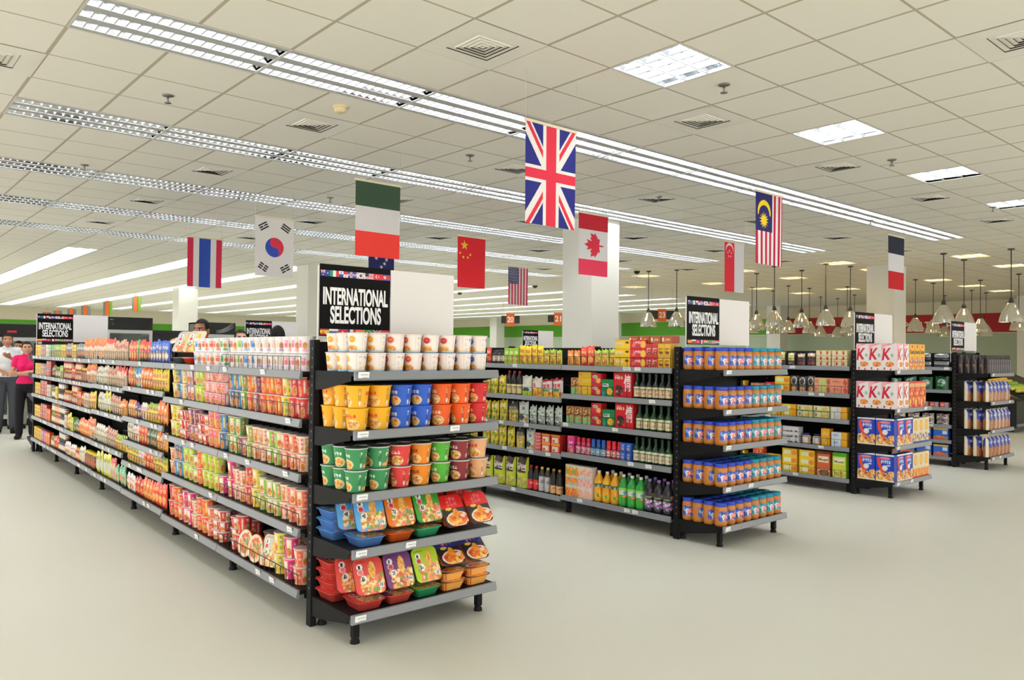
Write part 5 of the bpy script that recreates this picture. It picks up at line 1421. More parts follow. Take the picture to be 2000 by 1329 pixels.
LBAY = 1.27
def B_fill(k, i, spec, **kw):
    word = ('top shelf', 'second shelf', 'third shelf', 'fourth shelf', 'bottom shelf')[i]
    fill(FB, '%s bottle bay' % ORD[k], 0, k * LBAY + .04, (k + 1) * LBAY - .03, LB[k][i], word, spec, 'bottle aisle stock', seed=200 + k * 10 + i, jitter=.002, hmax=(LB[k][i - 1] - LB[k][i] - .026) if i else 9.0, **kw)
B_fill(0, 0, [('x_sy', 2, 2), ('x_sr', 2, 2), ('x_re', 1, 3), ('x_ye', 1, 3), ('p_yg', 3, 1), ('p_ro', 2, 1), ('p_oy', 3, 1), ('j_br', 1, 1)])
for n in range(4):
    a, b = FB.w(.1, .1 + n * .118); place('x_br', a, b, LB[0][0] + .2065, -math.pi / 2, 'brown and red flat box on top of small boxes, %s from near post' % ORD[n], 'bottle aisle stock')
B_fill(0, 1, [('v_s1', 6, 1), ('x_jg', 1, 1), ('x_gr', 1, 1), ('x_rr', 1, 2), ('x_yy', 1, 4), ('x_bg', 2, 1)])
B_fill(0, 2, [('v_s2', 5, 1), ('x_jg', 1, 1), ('x_gr', 1, 1), ('x_rr', 1, 2), ('x_bg', 3, 1)])
B_fill(0, 3, [('v_s3', 6, 1), ('x_bc', 2, 2), ('v_rr', 3, 1), ('v_pb', 3, 1), ('v_pr', 3, 1), ('x_mk', 2, 1)])
B_fill(0, 4, [('v_gp', 3, 1), ('v_gn', 3, 1), ('v_oj', 3, 1), ('x_cp', 2, 1), ('x_ct', 3, 1)])
fill(FB, 'first bottle bay', 0, .06, .88, LB[0][4], 'bottom shelf', [('v_gp', 3, 1), ('v_gn', 3, 1), ('v_oj', 3, 1)], 'bottle aisle stock', seed=280, lx=.115, end='post, back row')
B_fill(1, 0, [('p_yg', 3, 1), ('p_ye', 4, 1), ('b_li', 3, 1), ('j_bk', 3, 1), ('p_rd', 3, 1)])
B_fill(1, 1, [('g_rw', 2, 1), ('g_wy', 1, 1), ('g_wg', 1, 1), ('v_sc', 3, 1), ('g_ye', 3, 1)])
B_fill(1, 2, [('g_cl', 4, 1), ('g_se', 1, 1), ('g_bk', 1, 1), ('g_ye', 3, 1)])
B_fill(1, 3, [('x_rt', 2, 2), ('x_fl', 1, 5), ('g_se', 1, 1), ('g_bk', 1, 1), ('g_ye', 4, 1)])
B_fill(1, 4, [('v_so', 2, 1), ('v_sg', 2, 1), ('v_sr', 2, 1), ('g_gy', 4, 1)])
B_fill(2, 0, [('p_rd', 5, 1), ('p_ye', 5, 1)])
B_fill(2, 1, [('g_ye', 4, 1), ('g_wg', 3, 1)])
B_fill(2, 2, [('g_ye', 4, 1), ('g_se', 3, 1)])
B_fill(2, 3, [('g_ye', 4, 1), ('g_bk', 3, 1)])
B_fill(2, 4, [('g_gy', 6, 1)])

# ------------------------------------------------------------------ cereal end cap
def cereal_k():
    A = Art(70, 100, (238, 232, 230), 60); A.poly([(0, 0), (1, 0), (0, .14)], (240, 140, 150)); A.poly([(0, 0), (.5, 0), (0, .3)], (244, 176, 184))
    A.text('K', .4, .4, .62, .42, (204, 26, 50), .35, -.06, .03); A.ell(.8, .44, .1, .07, (150, 190, 160))
    A.food(.62, .77, .34, .1, ((230, 150, 60), (206, 110, 50), (240, 190, 110), (214, 80, 60)), 40, (246, 240, 236)); A.ell(.22, .93, .06, .05, (206, 50, 60)); A.ell(.7, .96, .06, .04, (206, 60, 60))
    return A
def cereal_blue():
    A = Art(70, 100, (30, 60, 176), 61); A.rect(0, 0, 1, .06, (236, 236, 234)); A.scatter(0, .64, 1, 1, ((232, 160, 70), (246, 200, 110), (214, 130, 60), (240, 220, 160)), 90, .08)
    A.poly([(.06, .14), (.2, .1), (.34, .5), (.62, .62), (.3, .68), (.1, .4)], (226, 70, 50)); A.ell(.5, .14, .3, .05, (236, 130, 140)); A.glyphs(.28, .2, .82, .34, 5, (206, 222, 240), .24); A.ell(.5, .5, .16, .1, (236, 236, 236)); A.ell(.7, .4, .12, .03, (200, 214, 236)); A.ell(.5, .76, .09, .05, (196, 60, 50))
    A.rect(0, .94, 1, 1, (236, 220, 190))
    return A
def cereal_y():
    A = Art(70, 100, (240, 176, 24), 62); A.text('Cheerios', .5, .3, .86, .16, (70, 40, 20), 0, 0, .04); A.ell(.5, .1, .12, .07, (214, 50, 40)); A.ell(.5, .58, .26, .1, (236, 120, 40)); A.scatter(.1, .62, .9, .95, ((120, 140, 160), (236, 140, 50), (206, 90, 40), (226, 226, 220)), 40, .09)
    return A
def cereal_o():
    A = Art(70, 100, (222, 70, 44), 63); A.rect(0, .08, 1, .22, (226, 170, 110)); A.scatter(.0, .3, 1, .95, ((236, 150, 50), (206, 50, 40), (240, 190, 90), (180, 40, 36)), 70, .09)
    return A
def cereal_w(o):
    A = Art(70, 100, (226, 210, 176), 64 + o); A.ell(.5, .3, .28, .22, (226, 160, 40)); A.ell(.5, .3, .2, .16, (240, 190, 60)); A.scatter(0, .62, 1, .9, ((60, 90, 170), (236, 170, 60), (240, 220, 170)) if o == 0 else ((236, 150, 50), (226, 130, 40)), 40, .1)
    A.rect(0, .93, 1, 1, (60, 90, 170) if o == 0 else (222, 80, 40))
    return A
for k, ds, A, side, w, h in (('c_k', 'white cereal box with red K', cereal_k(), (226, 200, 200), .134, .285), ('c_b', 'blue cereal box with red splash', cereal_blue(), (44, 60, 160), .19, .285), ('c_y', 'yellow cereal box', cereal_y(), (226, 160, 30), .14, .285), ('c_o', 'red and orange cereal box', cereal_o(), (206, 80, 44), .14, .285), ('c_w', 'cream cereal box, blue base', cereal_w(0), (206, 190, 160), .14, .27), ('c_v', 'cream cereal box, orange base', cereal_w(1), (214, 190, 150), .14, .27)):
    ibx(k, ds, w, .068, h, A, side, 'cereal_box', nu=34, nv=50)
cx_, cy_ = CAPC
for lv in range(4):
    z = ZCc[lv] + .0015; word = ('top shelf', 'second shelf', 'third shelf', 'bottom shelf')[lv]
    if lv < 2:
        for n in range(3): place('c_k', cx_ + .045, cy_ - .453 + .068 + n * .1355, z, -math.pi / 2, 'white cereal box with red K facing the aisle side, %s, %s from corner' % (word, ORD[n]), 'cereal boxes')
        for n in range(2): place('c_k', cx_ + .16 + n * .148, cy_ - .455 + .04, z, 0, 'white cereal box with red K facing the front, %s, %s from corner' % (word, ORD[n]), 'cereal boxes')
        k = 'c_y' if lv == 0 else 'c_o'
        for n in range(3 if lv else 4): place(k, cx_ + .46 + n * (.146 if lv else .13), cy_ - .455 + .04 + (.0 if lv else 0.0), z, 0, '%s facing the front, %s, %s past the K boxes' % (CAT[k][2], word, ORD[n]), 'cereal boxes') if not (lv == 0 and n == 3) else None
    else:
        for n in range(2): place('c_b', cx_ + .045 + (.005 if n else 0), cy_ - .455 + .1 + n * .2, z, -math.pi / 2, 'blue cereal box with red splash facing the aisle side, %s, %s from corner' % (word, ORD[n]), 'cereal boxes')
        for n in range(2): place('c_b', cx_ + .185 + n * .196, cy_ - .455 + .04, z, 0, 'blue cereal box with red splash facing the front, %s, %s from corner' % (word, ORD[n]), 'cereal boxes')
        k = 'c_w' if lv == 2 else 'c_v'
        for n in range(3): place(k, cx_ + .555 + n * .143, cy_ - .455 + .04, z, 0, '%s, facing the front, %s, %s past the blue boxes' % (CAT[k][2], word, ORD[n]), 'cereal boxes')

# ------------------------------------------------------------------ biscuit and muesli aisle
ibx('m_cr', 'cream box with red square', .17, .1, .06, Art(50, 24, (230, 214, 170), 70).rect(.26, .2, .38, .8, (190, 50, 30)).rect(.7, .2, .82, .8, (190, 50, 30)).rect(0, 0, 1, .12, (196, 176, 110)), (226, 206, 150), nu=26, nv=12)
ibx('m_pg', 'pink and green biscuit box', .19, .1, .085, Art(50, 24, (226, 160, 130), 71).rect(.3, .1, .7, .9, (190, 206, 110)).food(.86, .5, .12, .4, ((170, 90, 60), (206, 140, 90)), 12).lines(.05, .3, .25, .7, 3, (190, 90, 70)), (214, 150, 120), nu=26, nv=14)
ibx('m_pk', 'pink biscuit box', .19, .1, .085, Art(50, 24, (232, 150, 120), 72).lines(.1, .3, .7, .7, 3, (200, 90, 80)).food(.86, .5, .12, .4, ((206, 60, 50), (206, 140, 90)), 12), (220, 140, 110), nu=26, nv=14)
ibx('m_wy', 'white and amber biscuit box', .18, .1, .068, Art(50, 24, (226, 224, 206), 73).rect(.62, 0, 1, 1, (236, 170, 50)).rect(.36, .2, .52, .8, (206, 206, 214)), (230, 180, 70), nu=26, nv=12)
ibx('m_lg', 'pale green biscuit box', .18, .1, .068, Art(50, 24, (222, 220, 170), 74).rect(0, .85, 1, 1, (130, 170, 70)).food(.7, .5, .22, .3, ((232, 180, 80), (214, 200, 120)), 12).rect(.08, .2, .2, .7, (170, 90, 90)), (206, 206, 140), nu=26, nv=12)
ibx('m_ym', 'yellow biscuit box', .18, .1, .068, Art(50, 24, (236, 214, 60), 75).rect(.66, 0, 1, 1, (240, 160, 30)).rect(.2, .3, .56, .75, (240, 230, 200)), (236, 190, 50), nu=26, nv=12)
ibx('m_mb', 'orange and brown muesli box', .15, .08, .275, Art(50, 90, (206, 90, 40), 76).rect(0, 0, 1, .1, (110, 50, 40)).rect(.1, .2, .9, .46, (240, 226, 196)).text('Muesli', .5, .34, .7, .1, (110, 80, 50), 0, 0, .03).food(.55, .86, .44, .14, ((130, 84, 50), (170, 110, 70), (100, 60, 40)), 60, (240, 232, 226)), (170, 80, 44), nu=30, nv=46)
ibx('m_mg', 'green muesli box', .15, .08, .275, Art(50, 90, (206, 210, 50), 77).rect(0, 0, 1, .14, (70, 170, 40)).rect(.1, .2, .9, .46, (240, 236, 200)).text('Muesli', .5, .36, .7, .1, (100, 110, 50), 0, 0, .03).food(.55, .86, .44, .14, ((196, 180, 60), (170, 150, 50), (226, 206, 110)), 60, (240, 240, 230)), (130, 190, 50), nu=30, nv=46)
ibx('m_yb', 'yellow cereal bar box', .18, .09, .088, Art(50, 30, (240, 200, 40), 78).rect(.1, .2, .6, .75, (240, 236, 200)).food(.8, .5, .18, .3, ((236, 130, 50), (226, 90, 40)), 12), (236, 180, 40), nu=26, nv=16)
ibx('m_ba', 'tall amber cereal box', .1, .08, .19, a_box((236, 170, 30), (226, 150, 30), (246, 214, 110), ((240, 190, 70), (220, 140, 40)), 79), (226, 150, 30))
ibx('m_wb', 'white and blue bar box', .17, .1, .08, Art(50, 24, (216, 224, 232), 80).rect(.64, 0, 1, 1, (240, 170, 40)).lines(.1, .3, .5, .7, 3, (110, 150, 206)), (230, 176, 60), nu=26, nv=12)
ibx('m_eg', 'white and black carton pack', .2, .1, .06, Art(60, 24, (222, 218, 222), 81).scatter(0, .85, 1, 1.1, ((40, 36, 36),), 26, .06), (206, 206, 210), nu=30, nv=12)
jarlet('j_bl', 'short jar with navy lid', (206, 170, 110), (222, 222, 226), (36, 44, 110), .05, .1)
A_ = Art(40, 70, (40, 36, 32), 82); A_.rect(.16, .08, .84, .62, (226, 216, 130)); A_.ell(.5, .25, .22, .1, (206, 190, 90)); A_.lines(.25, .45, .75, .58, 3, (110, 100, 60)); A_.ell(.4, .8, .2, .08, (150, 130, 110))
ibag('m_bp', 'black coffee pouch with yellow label', .1, .06, .17, A_, base=True, wob=.002)
A_ = Art(40, 70, (66, 36, 36), 83); A_.rect(.1, .08, .9, .3, (216, 190, 150)); A_.rect(.1, .72, .9, .84, (150, 50, 60)); A_.lines(.2, .42, .8, .6, 3, (110, 70, 60))
ibag('m_br', 'brown coffee pouch with cream label', .11, .06, .16, A_, base=True, wob=.002)
A_ = Art(40, 70, (70, 66, 62), 84); A_.ell(.5, .3, .34, .26, (226, 226, 222)); A_.ell(.5, .32, .27, .22, (52, 50, 48)); A_.food(.5, .78, .3, .14, ((222, 140, 80), (206, 110, 60)), 10); A_.rect(0, .92, 1, 1, (200, 210, 206))
ibag('m_wh', 'dark bag with white ring handle', .1, .06, .2, A_, base=True, wob=.001)
CB = 1.26
def C_fill(i, spec, k=0, **kw):
    word = ('top shelf', 'second shelf', 'third shelf', 'fourth shelf', 'bottom shelf')[i]
    fill(FC, '%s biscuit bay' % ORD[k], 0, k * CB + .04, (k + 1) * CB - .03, LC[0][i], word, spec, 'biscuit aisle stock', seed=300 + k * 10 + i, jitter=.002, hmax=(LC[0][i - 1] - LC[0][i] - .026) if i else 9.0, **kw)
C_fill(0, [('m_cr', 2, 3), ('m_br', 2, 1), ('m_bp', 5, 1)]); C_fill(1, [('m_pk', 1, 2), ('m_pg', 1, 2), ('m_wh', 3, 1), ('m_yb', 1, 2), ('x_rr', 1, 1), ('m_pk', 1, 1)])
C_fill(2, [('m_wy', 1, 2), ('m_lg', 2, 2), ('m_ym', 2, 2), ('m_lg', 1, 1)]); C_fill(3, [('m_wb', 1, 2), ('m_ba', 1, 1), ('j_bl', 2, 1), ('m_eg', 2, 3), ('m_wb', 1, 1)])
C_fill(4, [('m_mg', 1, 1), ('m_mb', 1, 1), ('m_yb', 2, 3), ('m_yb', 1, 2), ('c_o', 1, 1)])
C_fill(0, [('m_bp', 6, 1), ('m_cr', 2, 2)], 1); C_fill(1, [('m_yb', 2, 2), ('x_rr', 2, 1), ('m_pg', 2, 1)], 1); C_fill(2, [('m_ym', 4, 2)], 1); C_fill(3, [('m_eg', 3, 2), ('m_wb', 2, 2)], 1); C_fill(4, [('m_yb', 4, 2), ('m_mb', 2, 1)], 1)

# ------------------------------------------------------------------ bread end cap and its aisle
ibx('d_bl', 'blue and white biscuit pack', .19, .1, .16, Art(50, 40, (40, 100, 206), 90).rect(0, .7, 1, 1, (190, 120, 80)).rect(0, 0, 1, .16, (230, 190, 80)).rect(.6, .2, .95, .5, (222, 230, 240)).food(.4, .8, .36, .18, ((206, 110, 70), (226, 150, 90), (200, 70, 50)), 20), (36, 90, 190), nu=26, nv=22)
A_ = Art(50, 60, (36, 40, 44), 91); A_.rect(.0, .2, 1, .56, (206, 206, 206)); A_.glyphs(.05, .26, .95, .5, 6, (50, 50, 56), .3)
ibag('d_bk', 'black and white printed bag', .2, .08, .1, A_, base=True, wob=.002)
A_ = Art(50, 60, (20, 84, 48), 92); A_.ell(.5, .45, .3, .26, (150, 180, 160)); A_.scatter(.25, .3, .75, .65, ((226, 230, 226), (40, 110, 66), (200, 190, 60)), 20, .09)
ibag('d_gn', 'dark green bag with pale emblem', .18, .08, .19, A_, base=True, wob=.002)
ibx('d_sm', 'small red and blue box', .11, .08, .07, Art(30, 20, (206, 90, 70), 93).rect(.6, 0, 1, 1, (150, 170, 196)).lines(.1, .3, .5, .7, 2, (240, 226, 210)), (196, 80, 60), nu=14, nv=8)
A_ = Art(40, 30, (200, 190, 160), 94); A_.scatter(0, 0, 1, 1, ((226, 216, 190), (120, 110, 90), (110, 70, 130)), 30, .12)
ibag('d_ft', 'flat pale packet', .16, .07, .075, A_, base=True, wob=.002)
DB = 1.26
def D_fill(i, spec, k=0):
    word = ('top shelf', 'second shelf', 'third shelf', 'fourth shelf', 'fifth shelf', 'bottom shelf')[i]
    fill(FD, '%s blue-pack bay' % ORD[k], 0, k * DB + .04, (k + 1) * DB - .03, LD[0][i], word, spec, 'blue pack aisle stock', seed=400 + k * 10 + i, jitter=.002, hmax=(LD[0][i - 1] - LD[0][i] - .026) if i else 9.0)
for k in (0, 1):
    D_fill(0, [('d_bk', 5, 2)], k); D_fill(1, [('d_gn', 2, 1), ('d_gn', 3, 1)], k) if k == 0 else D_fill(1, [('d_gn', 5, 1)], k); D_fill(2, [('d_sm', 4, 1), ('m_yb', 2, 1), ('d_sm', 2, 1)], k); D_fill(3, [('d_ft', 6, 2)], k); D_fill(4, [('d_bl', 5, 1)], k); D_fill(5, [('d_bl', 5, 1)], k)
A_ = Art(60, 80, (170, 100, 50), 95); A_.rect(0, 0, 1, .06, (226, 220, 206)); A_.poly([(0, .04), (1, .04), (1, .4), (.55, .62), (0, .4)], (52, 62, 160)); A_.rect(0, .06, .16, 1, (230, 222, 190)); A_.glyphs(.3, .2, .8, .34, 4, (226, 226, 236), .2)
for i in range(7): A_.rect(.2, .62 + .05 * i, .95, .635 + .05 * i, (206, 150, 96) if i % 2 else (120, 66, 34))
ibag('d_br', 'blue topped bag of sliced bread', .135, .1, .27, A_, base=True, wob=.003, crimp=.02)
A_ = Art(40, 70, (44, 34, 32), 96); A_.ell(.5, .6, .3, .14, (80, 50, 40)); A_.ell(.5, .56, .12, .06, (150, 130, 110)); A_.lines(.2, .2, .8, .4, 3, (66, 54, 50))
reg_pouch('d_dk', 'dark_pouch', 'pouch', 'dark brown spouted pouch', .082, .06, .245, A_, nu=18, nv=24, base=True, wob=.001)
dx_, dy_ = CAPD
for n in range(10): place('d_dk', dx_ + .055 + n * .086, dy_ - .455 + .04, ZDd[0] + .0015, 0, 'dark brown pouch on the bread end cap top shelf, front row, %s from corner' % ORD[n], 'dark pouches')
for n in range(4): place('d_dk', dx_ + .045, dy_ - .455 + .115 + n * .085, ZDd[0] + .0015, -math.pi / 2, 'dark brown pouch on the bread end cap top shelf, side row, %s from corner' % ORD[n], 'dark pouches')
for lv in (1, 2, 3):
    z = ZDd[lv] + .0015; word = ('', 'second shelf', 'third shelf', 'bottom shelf')[lv]
    for n in range(6): place('d_br', dx_ + .085 + n * .142, dy_ - .455 + .06, z, random.Random(lv * 10 + n).uniform(-.1, .1), 'blue topped bag of sliced bread, front row, %s from corner, %s' % (ORD[n], word), 'bagged bread')
    for n in range(2): place('d_br', dx_ + .095, dy_ - .455 + .18 + n * .115, z, -.5 + .1 * n, 'blue topped bag of sliced bread, side row, %s from corner, %s' % (ORD[n], word), 'bagged bread')

# ------------------------------------------------------------------ coolers behind the aisles
mat('cooler_white', (214, 216, 212), 0.4); mat('cooler_black', (26, 26, 27), 0.35); mat('cooler_glass', (214, 226, 220), 0.05, 0, None, 0, 0.9); mat('swoosh_grey', (150, 152, 154), 0.4); mat('logo_red', (214, 60, 60), 0.5)
def cooler(x0, x1, y, top, hh, label, body, logo=None):
    r = empty('drinks_cooler', ((x0 + x1) / 2, y, 0)); tag(r, label, 'cooler', 'coolers behind the aisles')
    w = (x1 - x0) / 2; zt_ = top - hh
    mb = MB().box(-w, -w + .04, 0, .65, .08, top, body).box(w - .04, w, 0, .65, .08, top, body).box(-w, w, .6, .65, .08, top, 'cooler_white').box(-w, w, 0, .65, top - .03, top, body).box(-w, w, .0, .65, 0, .12, 'cooler_black')
    mb.obj('cabinet', r)
    h = MB().box(-w, w, -.05, .1, zt_, top, 'cooler_black').obj('header_panel', r)
    if logo == 'red': MB().box(-w * .5, -w * .1, -.053, -.05, zt_ + hh * .35, zt_ + hh * .5, 'logo_red').obj('logo', h)
    if logo == 'swoosh':
        for k in range(3):
            pts = [(-w * .1 + w * 1.0 * t, -.053, zt_ + hh * (.12 + .1 * k + (.55 + .1 * k) * t * t)) for t in np.linspace(0, 1, 9)]
            MB().tube(pts, [.004 + .01 * math.sin(math.pi * i / 8) for i in range(9)], 'swoosh_grey', 6).obj('swoosh', h)
    if logo == 'fan':
        MB().tube([(-w * .85, -.053, zt_ + hh * .8), (-w * .7, -.053, zt_ + hh * .75), (-w * .75, -.053, zt_ + hh * .4)], .012, 'swoosh_grey', 6).obj('logo', h)
    d = MB()
    for a, b in ((-w, -w + .06), (w - .06, w)): d.box(a, b, -.04, 0, .14, zt_, 'cooler_white')
    d.box(-w + .06, w - .06, -.04, 0, .14, .22, 'cooler_white').box(-w + .06, w - .06, -.04, 0, zt_ - .07, zt_, 'cooler_white')
    dr = d.obj('door', r)
    MB().box(-w + .06, w - .06, -.025, -.02, .22, zt_ - .07, 'cooler_glass').obj('glass', dr)
    MB().tube([(w - .09, -.06, .8), (w - .09, -.06, 1.25)], .012, 'cooler_black').obj('handle', dr)
    for z in (.3, .65, 1.0, 1.35): MB().box(-w + .05, w - .05, .03, .58, z, z + .02, 'cooler_white').obj('shelf', r)
    return r
cooler(1.5, 2.27, 17.4, 1.93, .25, 'black fronted cooler at the picture edge behind the man in a white shirt', 'cooler_black')
cooler(2.3, 3.06, 17.4, 1.93, .25, 'black fronted cooler with a small red mark behind the woman in pink', 'cooler_black', 'red')
cooler(4.2, 5.08, 17.4, 2.13, .26, 'white framed cooler with a fan mark on its black header', 'cooler_white', 'fan')
cooler(6.05, 6.84, 17.4, 2.08, .26, 'cooler with grey swooshes on its black header behind the tall man', 'cooler_black', 'swoosh')
for i, (x0, x1) in enumerate(((3.1, 4.16), (5.12, 6.02), (6.88, 7.7))):
    r = empty('chest_cabinet', ((x0 + x1) / 2, 17.5, 0)); tag(r, 'low black cabinet between the tall coolers, %s one from the picture edge' % ORD[i], 'cabinet', 'black cabinets between coolers')
    w = (x1 - x0) / 2
    MB().box(-w, w, 0, .6, .1, 1.78, 'cooler_black').box(-w, w, 0, .6, 0, .1, 'dark_steel').obj('body', r)
    MB().box(-w, w, -.03, .6, 1.78, 1.88, 'cooler_black').obj('header_panel', r)
    for z in (.5, .9, 1.3): MB().box(-w + .03, w - .03, -.02, 0, z, z + .04, 'rail_grey').obj('price_rail', r)

# ------------------------------------------------------------------ fruit stand at the picture edge
c = at_z(1980, 846, 0)
fs = empty('fruit_stand', (c.x + 1.3, c.y - .05, 0)); tag(fs, 'black stepped fruit stand beside the bagged bread end cap', 'stand')
MB().box(-1.3, 1.3, 0, 1.0, .1, .62, 'cooler_black').box(-1.25, 1.25, .05, .95, 0, .1, 'dark_steel').obj('base', fs)
MB().box(-1.3, 1.3, -.02, 0, .12, .17, 'rail_grey').obj('bumper_rail', fs)
MB().add([(-1.3, -.12, .72), (1.3, -.12, .72), (1.3, 1.0, 1.2), (-1.3, 1.0, 1.2), (-1.3, -.12, .66), (1.3, -.12, .66), (1.3, 1.0, 1.14), (-1.3, 1.0, 1.14)], [(0, 1, 2, 3), (7, 6, 5, 4), (0, 4, 5, 1), (1, 5, 6, 2), (2, 6, 7, 3), (3, 7, 4, 0)], 'cooler_black').add([(-1.3, -.14, .66), (1.3, -.14, .66), (1.3, -.12, .8), (-1.3, -.12, .8)], [(0, 1, 2, 3)], 'cooler_black').obj('sloped_tray', fs)
MB().box(-1.3, 1.3, .94, 1.0, .62, 1.5, 'cooler_black').obj('back_board', fs)
MB().box(-1.32, 1.32, .9, 1.02, 1.5, 1.53, 'dark_steel').obj('top_rail', fs)
FR = {}
for k, c1, c2, s, nm in (('mango', (236, 196, 50), (240, 150, 50), (1.35, 1, .9), 'yellow mango'), ('apple', (214, 90, 60), (236, 170, 90), (1, 1, .92), 'red and amber apple'), ('lime', (120, 170, 50), (170, 200, 70), (1.15, 1, 1), 'green citrus fruit'), ('melon', (206, 206, 80), (190, 190, 60), (1.2, 1, 1), 'yellow green melon')):
    A = Art(24, 16, c1); A.scatter(0, 0, 1, 1, (c2, c1, sh(c1, .9)), 30, .14)
    pr = [(.042 * math.sin(t) * (1 - .12 * math.cos(t)), .042 * math.cos(t) + .042) for t in np.linspace(.02, math.pi - .02, 13)]
    m_ = MB().lathe(pr, 20, 'printed_card', A.sample(20, 12)).mesh(k)
    for v in m_.vertices: v.co.x *= s[0]; v.co.y *= s[1]; v.co.z *= s[2]
    m_.update(); FR[k] = (m_, nm)
rg = random.Random(5); n = 0
fx, fy = fs.location.x, fs.location.y
for row in range(10):
    for col in range(9):
        k = ('melon', 'melon', 'lime', 'lime', 'mango', 'mango', 'lime', 'apple', 'mango', 'apple')[row]
        y = .0 + row * .098; x = -1.24 + col * .112 + rg.uniform(-.006, .006)
        z = .72 + (y + .12) * .48 / 1.12 + .014
        o = inst(FR[k][0], k, None, (fx + x, fy + y, z), rg.uniform(-.3, .3)); inst(MAT and STEM, 'stem', o, (0, 0, .074)) if False else None
        tag(o, '%s on the black fruit stand, row %s from the front, %s across' % (FR[k][1], ORD[row], ORD[col]), 'fruit', 'fruit on the black stand')

# ------------------------------------------------------------------ people
def remeshed(mb, name, voxel, paint, smooth=True, mname='printed_cloth'):
    me = mb.mesh('tmp'); ob = bpy.data.objects.new('tmp', me); COL.objects.link(ob)
    rm = ob.modifiers.new('r', 'REMESH'); rm.mode = 'VOXEL'; rm.voxel_size = voxel; rm.use_smooth_shade = True
    sm_ = ob.modifiers.new('s', 'SMOOTH'); sm_.factor = .5; sm_.iterations = 3
    dg = bpy.context.evaluated_depsgraph_get()
    out = bpy.data.meshes.new_from_object(ob.evaluated_get(dg), depsgraph=dg)
    bpy.data.objects.remove(ob); bpy.data.meshes.remove(me)
    out.name = name; out.materials.clear(); out.materials.append(MAT[mname])
    n = len(out.polygons); cen = np.zeros(n * 3); out.polygons.foreach_get('center', cen); cen = cen.reshape(-1, 3)
    out.polygons.foreach_set('use_smooth', [True] * n); out.polygons.foreach_set('material_index', [0] * n)
    if 'print' in out.attributes: out.attributes.remove(out.attributes['print'])
    at = out.attributes.new('print', 'FLOAT_COLOR', 'FACE')
    col = np.ones((n, 4)); col[:, :3] = lin(paint(cen)); at.data.foreach_set('color', col.ravel()); out.update()
    return out
def capsule(mb, p0, p1, r0, r1, n=12):
    p0, p1 = Vector(p0), Vector(p1); d = (p1 - p0); L = d.length; d = d.normalized() if L > 1e-6 else Vector((0, 0, 1))
    a = d.cross(Vector((0, 0, 1))); a = a.normalized() if a.length > 1e-3 else Vector((1, 0, 0)); b = d.cross(a)
    R = [(p0 - d * r0 * math.cos(t), r0 * math.sin(t)) for t in (.15, .6, 1.1, math.pi / 2)] + [(p1 + d * r1 * math.sin(t), r1 * math.cos(t)) for t in (0, .5, 1.0, 1.42)]
    V = [c + (a * math.cos(2 * math.pi * j / n) + b * math.sin(2 * math.pi * j / n)) * r for c, r in R for j in range(n)]
    F = [(i * n + j, i * n + (j + 1) % n, (i + 1) * n + (j + 1) % n, (i + 1) * n + j) for i in range(len(R) - 1) for j in range(n)]
    F += [tuple(range(n - 1, -1, -1)), tuple((len(R) - 1) * n + j for j in range(n))]
    mb.add(V, F, 'printed_cloth')
def ellipsoid(mb, c, r, n=18, m=12, fn=None):
    V = []
    for i in range(m + 1):
        t = .001 + (math.pi - .002) * i / m
        for j in range(n):
            q = 2 * math.pi * j / n
            p = [math.sin(t) * math.cos(q), math.sin(t) * math.sin(q), math.cos(t)]
            if fn: p = fn(p)
            V.append((c[0] + r[0] * p[0], c[1] + r[1] * p[1], c[2] + r[2] * p[2]))
    F = [(i * n + j, (i + 1) * n + j, (i + 1) * n + (j + 1) % n, i * n + (j + 1) % n) for i in range(m) for j in range(n)]
    F += [tuple(range(n)), tuple(m * n + j for j in range(n - 1, -1, -1))]
    mb.add(V, F, 'printed_cloth')
